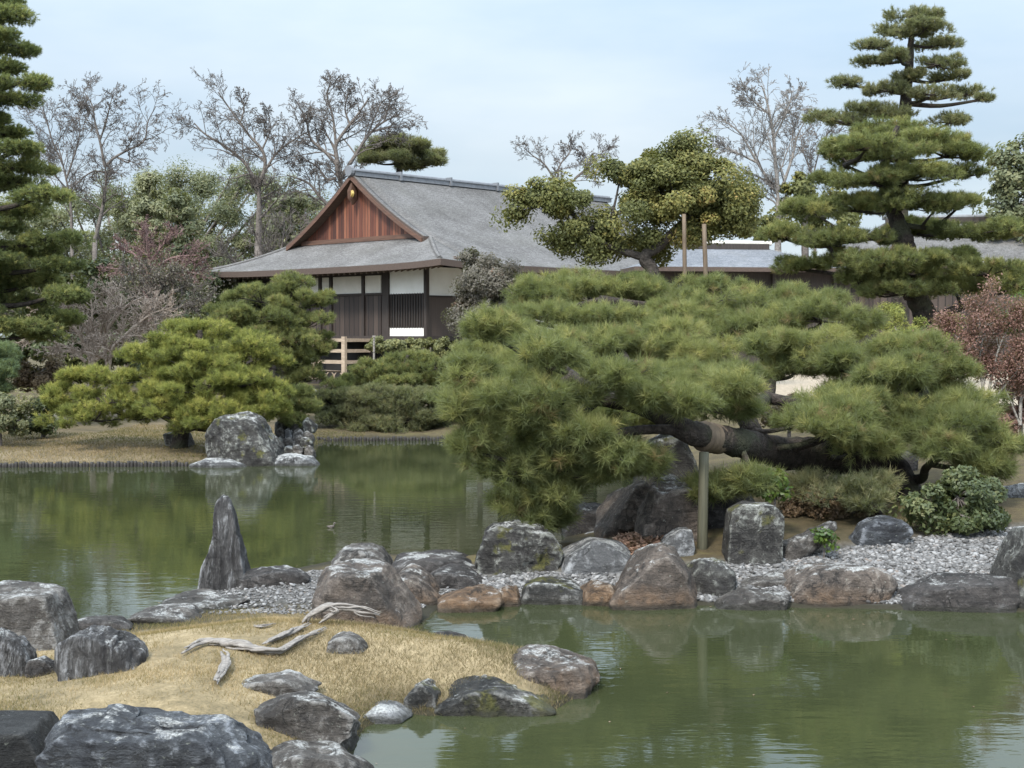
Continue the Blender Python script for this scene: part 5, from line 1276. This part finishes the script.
# ------------------------------------------------------------------ leafless trees
bare_tree('bare_tree', 'gnarled leafless tree left of the bamboo grove, its crown in two parts', 70.0,
    [(0.115, [(95, 240), (103, 205), (106, 180), (105, 165)]), (0.075, [(105, 167), (100, 142), (95, 122), (92, 105), (84, 92)]), (0.075, [(105, 167), (114, 158), (128, 150), (144, 141), (148, 122), (156, 106)]), (0.058, [(106, 172), (92, 172), (78, 182), (68, 192)]), (0.052, [(100, 140), (106, 122), (110, 105), (114, 92)]), (0.040, [(118, 158), (129, 162), (129, 148), (132, 138)]), (0.034, [(94, 118), (88, 110), (78, 104)])],
    levels=4, kids=(12, 7, 6, 3), up=.02, seed=30, tip=.009, ratio=.54, spread=(30, 65), mat='twig_grey')
bare_tree('bare_tree', 'thin faint leafless tree between the tall conifer and the gnarled tree', 78.0,
    [(0.092, [(72, 240), (70, 200), (63, 165), (58, 145)]), (0.058, [(63, 165), (52, 140), (46, 118), (40, 108)]), (0.058, [(66, 180), (76, 150), (80, 130), (78, 112)]), (0.046, [(68, 190), (48, 168), (35, 155)])], levels=4, kids=(12, 7, 6, 3), up=.02, seed=31, tip=.009, ratio=.54, mat='twig_grey')
bare_tree('bare_tree', 'leafless tree forking wide above the bamboo grove left of the gable', 72.0,
    [(0.173, [(258, 245), (259, 207), (259, 191), (257, 183)]), (0.115, [(258, 186), (252, 175), (243, 161), (226, 147), (205, 134), (194, 123)]), (0.115, [(259, 186), (265, 166), (262, 150), (248, 134), (232, 112), (218, 92)]), (0.086, [(262, 176), (268, 166), (277, 153), (295, 139), (310, 131)]), (0.052, [(262, 150), (270, 130), (268, 110)]), (0.046, [(240, 124), (244, 108), (240, 95)])],
    levels=4, kids=(12, 7, 6, 3), up=.02, seed=32, tip=.009, ratio=.54, spread=(28, 60), mat='twig_grey')
bare_tree('bare_tree', 'largest leafless tree with a broad fan crown behind the villa gable', 72.0,
    [(0.196, [(346, 240), (345, 200), (340, 182), (338, 172)]), (0.138, [(338, 176), (337, 160), (336, 145), (347, 128), (358, 114), (369, 98)]), (0.115, [(340, 180), (355, 156), (368, 136), (382, 123), (400, 114)]), (0.098, [(337, 165), (325, 152), (311, 139), (306, 120), (298, 104)]), (0.081, [(336, 178), (327, 179), (317, 167), (297, 154)]), (0.115, [(346, 222), (322, 199), (308, 183), (287, 175)]), (0.075, [(336, 146), (333, 118), (327, 95), (330, 84)]), (0.063, [(350, 125), (345, 108), (350, 88)]), (0.052, [(372, 132), (388, 128), (408, 128)]), (0.052, [(366, 138), (380, 105), (388, 98)])],
    levels=4, kids=(12, 7, 6, 3), up=.02, seed=33, tip=.009, ratio=.54, spread=(28, 60), mat='twig_grey')
bare_tree('bare_tree', 'leafless tree with pale bark standing right of the propped evergreen', 66.0,
    [(0.162, [(778, 250), (778, 212), (778, 197), (777, 188)]), (0.098, [(777, 192), (770, 183), (753, 155), (740, 133), (722, 119)]), (0.115, [(778, 190), (776, 168), (773, 133), (767, 102), (762, 86)]), (0.092, [(779, 192), (784, 182), (793, 155), (797, 137), (806, 119)]), (0.058, [(773, 140), (784, 118), (790, 102), (792, 92)]), (0.058, [(758, 163), (735, 152), (716, 146)]), (0.052, [(770, 115), (752, 100), (742, 92)])],
    levels=4, kids=(12, 7, 6, 3), up=.02, seed=34, tip=.009, ratio=.54, spread=(25, 55), mat='bark_light')
bare_tree('bare_tree', 'fine leafless tree partly hidden by the tall pine, right of the pale barked one', 74.0,
    [(0.081, [(815, 240), (815, 200), (812, 170)]), (0.046, [(812, 180), (820, 150), (830, 130)]), (0.046, [(812, 175), (803, 150), (800, 130)])], levels=4, kids=(12, 7, 6, 3), up=.02, seed=35, tip=.009, ratio=.54, mat='twig_grey')
bare_tree('bare_tree', 'leafless tree tops showing over the right end of the villa ridge', 84.0,
    [(0.115, [(560, 230), (560, 195), (556, 178)]), (0.069, [(557, 184), (545, 165), (532, 155), (524, 148)]), (0.069, [(557, 182), (560, 165), (570, 152), (566, 143)]), (0.063, [(560, 190), (580, 175), (595, 160), (606, 152)]), (0.046, [(575, 178), (588, 165), (584, 152)])], levels=4, kids=(12, 7, 6, 3), up=.02, seed=36, tip=.009, ratio=.54, mat='twig_grey')

# pinkish and grey leafless shrubs between pond bank and grove
bare_tree('bare_maple', 'broad pinkish leafless maple with pale forked stems behind the left bank', 46.0,
    [(.09, [(92, 374), (88, 352), (76, 330), (60, 312), (45, 305)]), (.09, [(92, 374), (97, 350), (110, 325), (128, 305), (145, 296)]), (.07, [(92, 374), (90, 345), (92, 315), (90, 292)]), (.07, [(96, 360), (115, 345), (140, 330), (165, 322)]), (.06, [(86, 362), (68, 348), (48, 340), (30, 338)]), (.06, [(98, 345), (105, 315), (112, 288)]), (.05, [(78, 335), (66, 312), (62, 294)])],
    kids=(12, 8, 7), seed=40, tip=.0095, ratio=.48, spread=(30, 70), mat='twig_pink', up=.12)
bare_tree('bare_maple', 'second pinkish leafless maple, low and dense, further right behind the spreading pine', 45.0,
    [(.08, [(108, 372), (112, 350), (125, 335), (140, 322)]), (.07, [(108, 372), (104, 348), (95, 335)]), (.06, [(112, 352), (135, 345), (160, 338), (180, 332)]), (.06, [(110, 360), (85, 352), (62, 350)]), (.05, [(125, 335), (150, 315), (170, 308)])], kids=(12, 8, 7), seed=41, tip=.0095, ratio=.5, spread=(30, 70), mat='twig_pink', up=.1)
bare_tree('bare_maple', 'domed grey brown leafless tree below the reddish one on the left', 53.0,
    [(.09, [(155, 345), (155, 320), (152, 300)]), (.07, [(154, 315), (135, 295), (118, 285)]), (.07, [(153, 310), (150, 285), (150, 268)]), (.07, [(154, 312), (172, 292), (195, 285)]), (.06, [(153, 305), (165, 280), (172, 270)]), (.05, [(154, 310), (135, 285), (130, 272)]), (.05, [(156, 318), (185, 305), (208, 302)])], kids=(12, 8, 7), seed=42, tip=.008, ratio=.5, spread=(30, 70), mat='twig_grey', up=.1, leaves=('leaf_greybrown', 5000, .04, .15))
bare_tree('plum_tree', 'dull red twigged plum tree in front of the bamboo grove', 60.0,
    [(.12, [(150, 330), (152, 290), (150, 265)]), (.08, [(150, 275), (135, 255), (118, 245)]), (.08, [(150, 270), (148, 245), (145, 225)]), (.08, [(151, 272), (172, 258), (200, 255)]), (.06, [(150, 262), (165, 242), (172, 232)]), (.05, [(151, 280), (180, 272), (205, 275)]), (.05, [(148, 275), (125, 270), (108, 268)])], kids=(12, 8, 7), seed=43, tip=.010, ratio=.5, spread=(30, 65), mat='twig_red', up=.15, leaves=('leaf_red', 1200, .03, .2))
bare_tree('bare_thicket', 'grey leafless thicket beside the left eave of the villa', 64.0,
    [(.09, [(275, 330), (272, 290), (262, 255), (255, 235)]), (.09, [(280, 330), (285, 285), (298, 255), (310, 235)]), (.08, [(270, 330), (255, 290), (238, 265), (225, 250)]), (.08, [(280, 330), (275, 280), (282, 245), (285, 225)]), (.07, [(260, 330), (240, 295), (220, 280)])], kids=(12, 8, 7), seed=44, tip=.010, ratio=.5, mat='twig_grey', cat='thicket')

# ------------------------------------------------------------------ the grove behind
tops = [(-160, 190), (-60, 195), (30, 205), (70, 198), (100, 186), (140, 174), (170, 166), (200, 168), (230, 172), (260, 168), (290, 182), (320, 200), (350, 215), (400, 235)]
tx, ty = np.array(tops).T
gb = []
_g = random.Random(8)
for x in range(-150, 400, 15):
    t0 = float(np.interp(x, tx, ty)) + _g.uniform(-9, 5)
    y = t0 + 20
    while y < 330:
        gb.append((x + _g.uniform(-6, 6), y, 17, 24, _g.uniform(-4, 4) + (y - 200) * -0.03)); y += 30
leaf_tree('bamboo_grove', 'misty green bamboo and evergreen grove closing the view behind the left bank', gb, 86.0, 'leaf_wood', cat='grove', rad=(.3, .2), leaf=0.105, n=300000, depth=0, dscale=1.0, seed=50, sub=.85, hollow=.15, kind='stuff', asp=.3, twigs=True)
def ever(label, blobs, Y, seed, mat='leaf_wood', leaf=.13, n=9000, sub=.5):
    leaf_tree('evergreen_tree', label, blobs, Y, mat, seed=seed, leaf=leaf, n=n, sub=sub, rad=(.2, .1), depth=.6, hollow=.4, asp=.35)
ever('dark green evergreen in the middle of the grove, left of the forked bare tree', [(180, 205, 18, 18), (172, 228, 20, 22), (186, 230, 18, 24), (178, 260, 24, 24), (190, 285, 26, 22)], 76.0, 51, 'leaf_wood', n=10000)
ever('yellow green feathery bamboo clump standing above the grove', [(150, 188, 14, 16), (145, 210, 18, 22), (160, 205, 12, 20), (150, 240, 22, 24), (128, 215, 16, 22)], 78.0, 52, 'leaf_bamboo', n=9000)
ever('pale green bamboo clump near the villa gable', [(290, 205, 20, 20), (310, 218, 16, 20), (275, 225, 22, 24), (300, 240, 24, 22)], 80.0, 53, 'leaf_bamboo', n=8000)
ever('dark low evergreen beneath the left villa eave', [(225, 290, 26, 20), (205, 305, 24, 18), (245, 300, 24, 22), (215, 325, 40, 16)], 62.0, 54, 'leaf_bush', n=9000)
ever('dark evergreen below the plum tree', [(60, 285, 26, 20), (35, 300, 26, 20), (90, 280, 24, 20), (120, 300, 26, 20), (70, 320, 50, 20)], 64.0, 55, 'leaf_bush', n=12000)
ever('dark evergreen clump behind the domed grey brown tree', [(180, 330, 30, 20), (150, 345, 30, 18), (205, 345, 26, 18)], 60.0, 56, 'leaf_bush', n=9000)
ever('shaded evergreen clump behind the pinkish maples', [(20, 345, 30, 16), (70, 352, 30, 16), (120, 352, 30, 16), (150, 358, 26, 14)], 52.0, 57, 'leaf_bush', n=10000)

# ------------------------------------------------------------------ small things
def pole(name, label, p0, p1, Y, r0, r1, mat, cat):
    a, b = at(*p0, Y), at(*p1, Y)
    g = gz(a[0], a[1]) - 0.1
    if a[2] > g: a = np.array([a[0] + (a[0] - b[0]) * .1, a[1], g])
    B = MB(); B.tube(smooth_path([a, (a + b) / 2, b], 9) - a, np.linspace(r0, r1, 9), 10, .06, 3)
    o = B.build(name, M[mat], None, True); o.location = a
    return tag(o, label, cat)
pole('support_pole', 'straight bamboo pole propping the round evergreen, the left one of two', (687, 270), (684, 214), 44.6, .075, .065, 'bamboo', 'pole')
pole('support_pole', 'slanting bamboo pole propping the round evergreen, the right one of two', (710, 270), (704, 224), 44.6, .085, .07, 'bamboo', 'pole')
po = pole('support_post', 'greenish round wooden post carrying the horizontal pine trunk', (702, 560), (704, 452), 17.45, .066, .06, 'post_green', 'post')
B = MB()
sl = smooth_path([at(703, 436, 17.68), at(711, 438, 17.8), at(719, 440, 17.95)], 12)
B.tube(sl, .185 + .008 * np.cos(np.arange(12) * 2.1), 16, .05, 2)
tag(B.build('straw_binding', M['bamboo'], None, True), 'brown straw binding wrapped round the pine trunk above the wooden post', 'binding')
B = MB(); a, b = at(374, 356, 47.8), at(374, 337, 47.8); B.tube([a - [0, 0, .3], (a + b) / 2, b], .035, 8)
B.box(a[0] - .05, a[0] + .05, a[1] - .05, a[1] + .05, b[2] - .01, b[2] + .05)
tag(B.build('garden_post', M['twig_pale'], None, False), 'thin whitish post standing in the clipped hedge', 'post')
# low bamboo barrier in front of the steps
t = None
Yb = 47.0
a, b = at(314, 378, Yb), at(338, 378, Yb)
t = empty('bamboo_barrier', (a[0], a[1], a[2])); tag(t, 'low pale bamboo barrier with hooped ends before the villa steps', 'barrier')
w_ = b[0] - a[0]
B = MB(); B.tube([(-.1, 0, .22), (w_ / 2, 0, .24), (w_ + .1, 0, .22)], .028, 7); B.build('rail', M['bamboo'], t, True)
for q in range(4):
    x = w_ * q / 3
    B = MB(); th = np.linspace(0, math.pi, 9); B.tube(np.column_stack([x + .14 * np.cos(th), np.full(9, .03), .26 * np.sin(th) - .05]), .022, 6); B.build('hoop', M['rail_wood'], t, True)
# rows of stakes along the water
def stakes(px0, px1, n, ybase, label, group, seed):
    r_ = random.Random(seed)
    src = None
    for q in range(n):
        px = px0 + (px1 - px0) * (q + r_.uniform(-.18, .18)) / (n - 1)
        p = onz(px, ybase(px), 0)
        if src is None:
            B = MB(); B.tube([(0, 0, -.35), (0, 0, .06), (0.004, 0, .11)], [.043, .043, .036], 8, .05, 1); src = B.build('edging_stake', M['stake'], None, True); o = src
        else:
            o = src.copy(); scene.collection.objects.link(o)
        o.location = (p[0], p[1] - .06, r_.uniform(-.03, .03)); o.rotation_euler = (r_.uniform(-.05, .05), r_.uniform(-.05, .05), r_.uniform(0, 6))
        tag(o, label, 'stake', group)
stakes(-6, 187, 58, lambda x: 467.3 - max(x, 0) * .006, 'dark wooden stake in the row edging the grassy left bank', 'stakes edging the left bank', 1)
stakes(318, 468, 46, lambda x: 441.2 - max(x - 332, 0) * .008, 'dark wooden stake in the row edging the bank under the far low pine', 'stakes edging the far bank', 2)

# exposed bleached roots on the grass
def root_piece(label, pts, r, Y=None, lift=.03, seed=0, flat=.6):
    P = np.array([at(x, y, Y) if Y else ong(x, y) for x, y in pts]) + [0, 0, lift]
    o0 = P[0].copy()
    P = smooth_path(P, 12 * len(P)) - o0
    n = len(P); tt = np.linspace(0, 1, n)
    g = np.random.default_rng(seed + 50)
    T = nrm(np.gradient(P, axis=0)); S_ = nrm(np.cross(T, [0, 0, 1.0])); U = np.cross(S_, T)
    B = MB()
    for q in range(7):                                     # a weathered root is a bundle of twisted, split strands
        a0, tw_ = g.uniform(0, 6.28), g.uniform(1.5, 4.5)
        lo, hi = (0, 1) if q < 2 else (g.uniform(0, .35), g.uniform(.6, 1))
        mk = (tt >= lo) & (tt <= hi)
        k = tt[mk]
        if len(k) < 5: continue
        prof_ = np.sin(np.pi * np.clip((k - lo) / (hi - lo) * .9 + .07, 0, 1)) ** .6
        rr_ = r * (0.25 + 0.75 * np.sin(np.pi * (k * .8 + .15)))
        off = r * g.uniform(.25, .75) * (0 if q == 0 else 1)
        ang_ = a0 + tw_ * k + .5 * np.sin(k * 9 + q)
        C_ = P[mk] + S_[mk] * (np.cos(ang_) * off)[:, None] * 1.5 + U[mk] * (np.sin(ang_) * off * .8)[:, None]
        C_ = C_ + (fbm(C_ * 9 + q * 5, 2, seed + q)[:, None] * r * .8)
        B.tube(C_, rr_ * prof_ * (.75 if q == 0 else g.uniform(.25, .5)) + .003, 9, .22, seed + q, flat=flat)
    o = B.build('exposed_root', M['driftwood'], None, True); o.location = o0
    tag(o, label, 'root')
root_piece('long bleached root snaking across the dry grass', [(184, 656), (206, 646), (232, 648), (253, 652), (279, 655), (300, 643), (326, 631)], .055, seed=1, lift=.04)
root_piece('short root strand above the long bleached root', [(262, 648), (280, 640), (296, 634), (311, 627)], .035, seed=2)
root_piece('thick curled bleached root looping at the foot of the brown boulder', [(300, 634), (306, 619), (318, 610), (332, 607), (358, 610), (380, 616)], .055, Y=12.7, lift=0, seed=3)
root_piece('inner loop of the curled bleached root', [(320, 622), (330, 616), (336, 611), (330, 607)], .035, Y=12.6, lift=0, seed=4)
root_piece('short upright forked root stub in the grass below the long root', [(222, 657), (226, 668), (219, 680), (215, 689)], .035, seed=5, lift=.05)
root_piece('thin faint surface root near the crest of the dry grass', [(225, 626), (240, 624), (258, 627), (276, 625)], .02, seed=6, lift=.01)

# small water bird
p = onz(331, 528, 0)
B = MB()
B.tube([(-.11, 0, .045), (-.085, 0, .04), (-.04, 0, .03), (.02, 0, .03), (.06, 0, .04), (.075, 0, .07), (.075, 0, .105), (.085, 0, .125), (.10, 0, .128), (.112, 0, .122), (.14, 0, .116)], [.006, .022, .042, .045, .035, .022, .017, .022, .020, .010, .003], 10)
o = B.build('water_bird', M['twig_grey'], None, True); o.location = p; o.scale = (.62, .62, .62)
tag(o, 'small pale water bird floating on the open pond', 'bird')

# ------------------------------------------------------------------ grass, leaf litter
rng = np.random.default_rng(12)
def blades(name, label, P, z, h, w, tint, mat='dry_grass'):
    n = len(P)
    b = np.column_stack([P, z])
    a = rng.uniform(0, 6.283, n); sd = np.column_stack([np.cos(a), np.sin(a), np.zeros(n)]) * (w / 2)
    ln = rng.normal(0, .55, (n, 2))
    tip = b + np.column_stack([ln, np.ones(n)]) * (h * rng.uniform(.5, 1.2, n))[:, None]
    V = np.stack([b - sd, b + sd, tip], 1).reshape(-1, 3)
    me = make_mesh(name, V, np.arange(len(V)).reshape(-1, 3), None, {'tint': np.repeat(np.clip(tint, 0, 1), 3)}, False, [M[mat]])
    tag(put(name, me), label, 'grass', kind='stuff')
N = 210000
P = np.column_stack([rng.uniform(-5.6, 1.2, N), rng.uniform(8.8, 15.3, N)])
dm_, di_, hm_, hi_ = ground_parts(P)
ok = (di_ > 0.04) & (hi_ >= hm_ - .04)
P, di_, hi_ = P[ok], di_[ok], hi_[ok]
Z3 = np.column_stack([P, np.zeros(len(P))])
patch = 1.3 * fbm(Z3 * 1.1, 4, 3)
keep = rng.random(len(P)) < np.clip(.70 + 3.2 * fbm(Z3 * 2.0, 4, 8), .06, 1)
brown = np.clip((P[:, 0] + 1.9) / 1.0, 0, 1) * .30
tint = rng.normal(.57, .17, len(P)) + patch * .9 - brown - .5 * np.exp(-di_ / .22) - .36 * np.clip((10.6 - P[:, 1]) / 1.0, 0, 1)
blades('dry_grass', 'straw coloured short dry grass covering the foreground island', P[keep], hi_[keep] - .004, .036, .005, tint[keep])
N = 42000
P = np.column_stack([rng.uniform(-2.0, 1.0, N), rng.uniform(10.3, 13.6, N)])
dm_, di_, hm_, hi_ = ground_parts(P)
Z3 = np.column_stack([P, np.zeros(len(P))])
ok = (di_ > -0.02) & (hi_ >= hm_ - .04) & (hi_ > .0) & (rng.random(N) < np.clip(.55 + 3 * fbm(Z3 * 1.6, 3, 21) + .6 * np.exp(-np.maximum(di_, 0) / .15), 0, 1))
blades('shaggy_grass', 'shaggy brown grass on the pond side of the foreground island', P[ok], hi_[ok] - .01, .055, .006, (rng.normal(.50, .20, N) - .25 * np.exp(-np.maximum(di_, 0) / .2))[ok], 'brown_grass')
N = 60000
P = np.column_stack([rng.uniform(-16, -4.3, N), rng.uniform(29, 42, N)])
dm_, di_, hm_, hi_ = ground_parts(P)
ok = (dm_ > .1) & (dm_ < 6)
Z3 = np.column_stack([P, np.zeros(len(P))])
blades('bank_grass', 'thin dry grass on the left bank under the spreading pine', P[ok], hm_[ok] - .005, .06, .015, (rng.normal(.26, .12, N) + 1.1 * fbm(Z3 * .6, 4, 4))[ok])
lp = np.array([ong(x, y)[:2] for x, y in ((612, 545), (640, 532), (668, 538), (660, 556), (625, 560))])
P = in_poly(1400, lp)
dm_, di_, hm_, hi_ = ground_parts(P)
V, Q = leaf_quads(np.column_stack([P, hm_ + rng.uniform(.005, .05, len(P))]), nrm(rng.normal(size=(len(P), 3)) * .5 + [0, 0, 1]), .04, rng)
tag(put('leaf_litter', make_mesh('leaf_litter', V, None, Q, {'tint': np.repeat(rng.random(len(P)), 4)}, False, [M['leaf_litter']])), 'pinkish brown fallen leaves between the rocks under the pine', 'leaves', kind='stuff')

# ------------------------------------------------------------------ a little winter haze in the air
HAZE = 0
if HAZE:
    m = NT('haze')
    vol = m.n('VolumePrincipled', Color=(0.86, 0.92, 1.0), Density=HAZE)
    m.t.links.new(vol.outputs[0], m.out.inputs['Volume'])
    B = MB(); B.box(-150, 150, -12, 160, -1.7, 26)
    tag(B.build('haze', m.m, None, False), kind='stuff')

# specks of floating leaf and needle litter on the pond
N = 900
P = np.column_stack([rng.uniform(-9, 8, N), rng.uniform(9.5, 33, N)])
dm_, di_, hm_, hi_ = ground_parts(P)
ok = (np.maximum(dm_, di_) < -.05) & (rng.random(N) < .25 + .75 * np.exp(np.maximum(dm_, di_) / .8))
P = P[ok]
V, Q = leaf_quads(np.column_stack([P, np.full(len(P), .006)]), nrm(rng.normal(size=(len(P), 3)) * .06 + [0, 0, 1]), .018, rng, .4)
tag(put('floating_litter', make_mesh('floating_litter', V, None, Q, {'tint': np.repeat(rng.random(len(P)), 4)}, False, [M['leaf_litter']])), 'scattered specks of leaf litter floating on the pond', 'litter', kind='stuff')
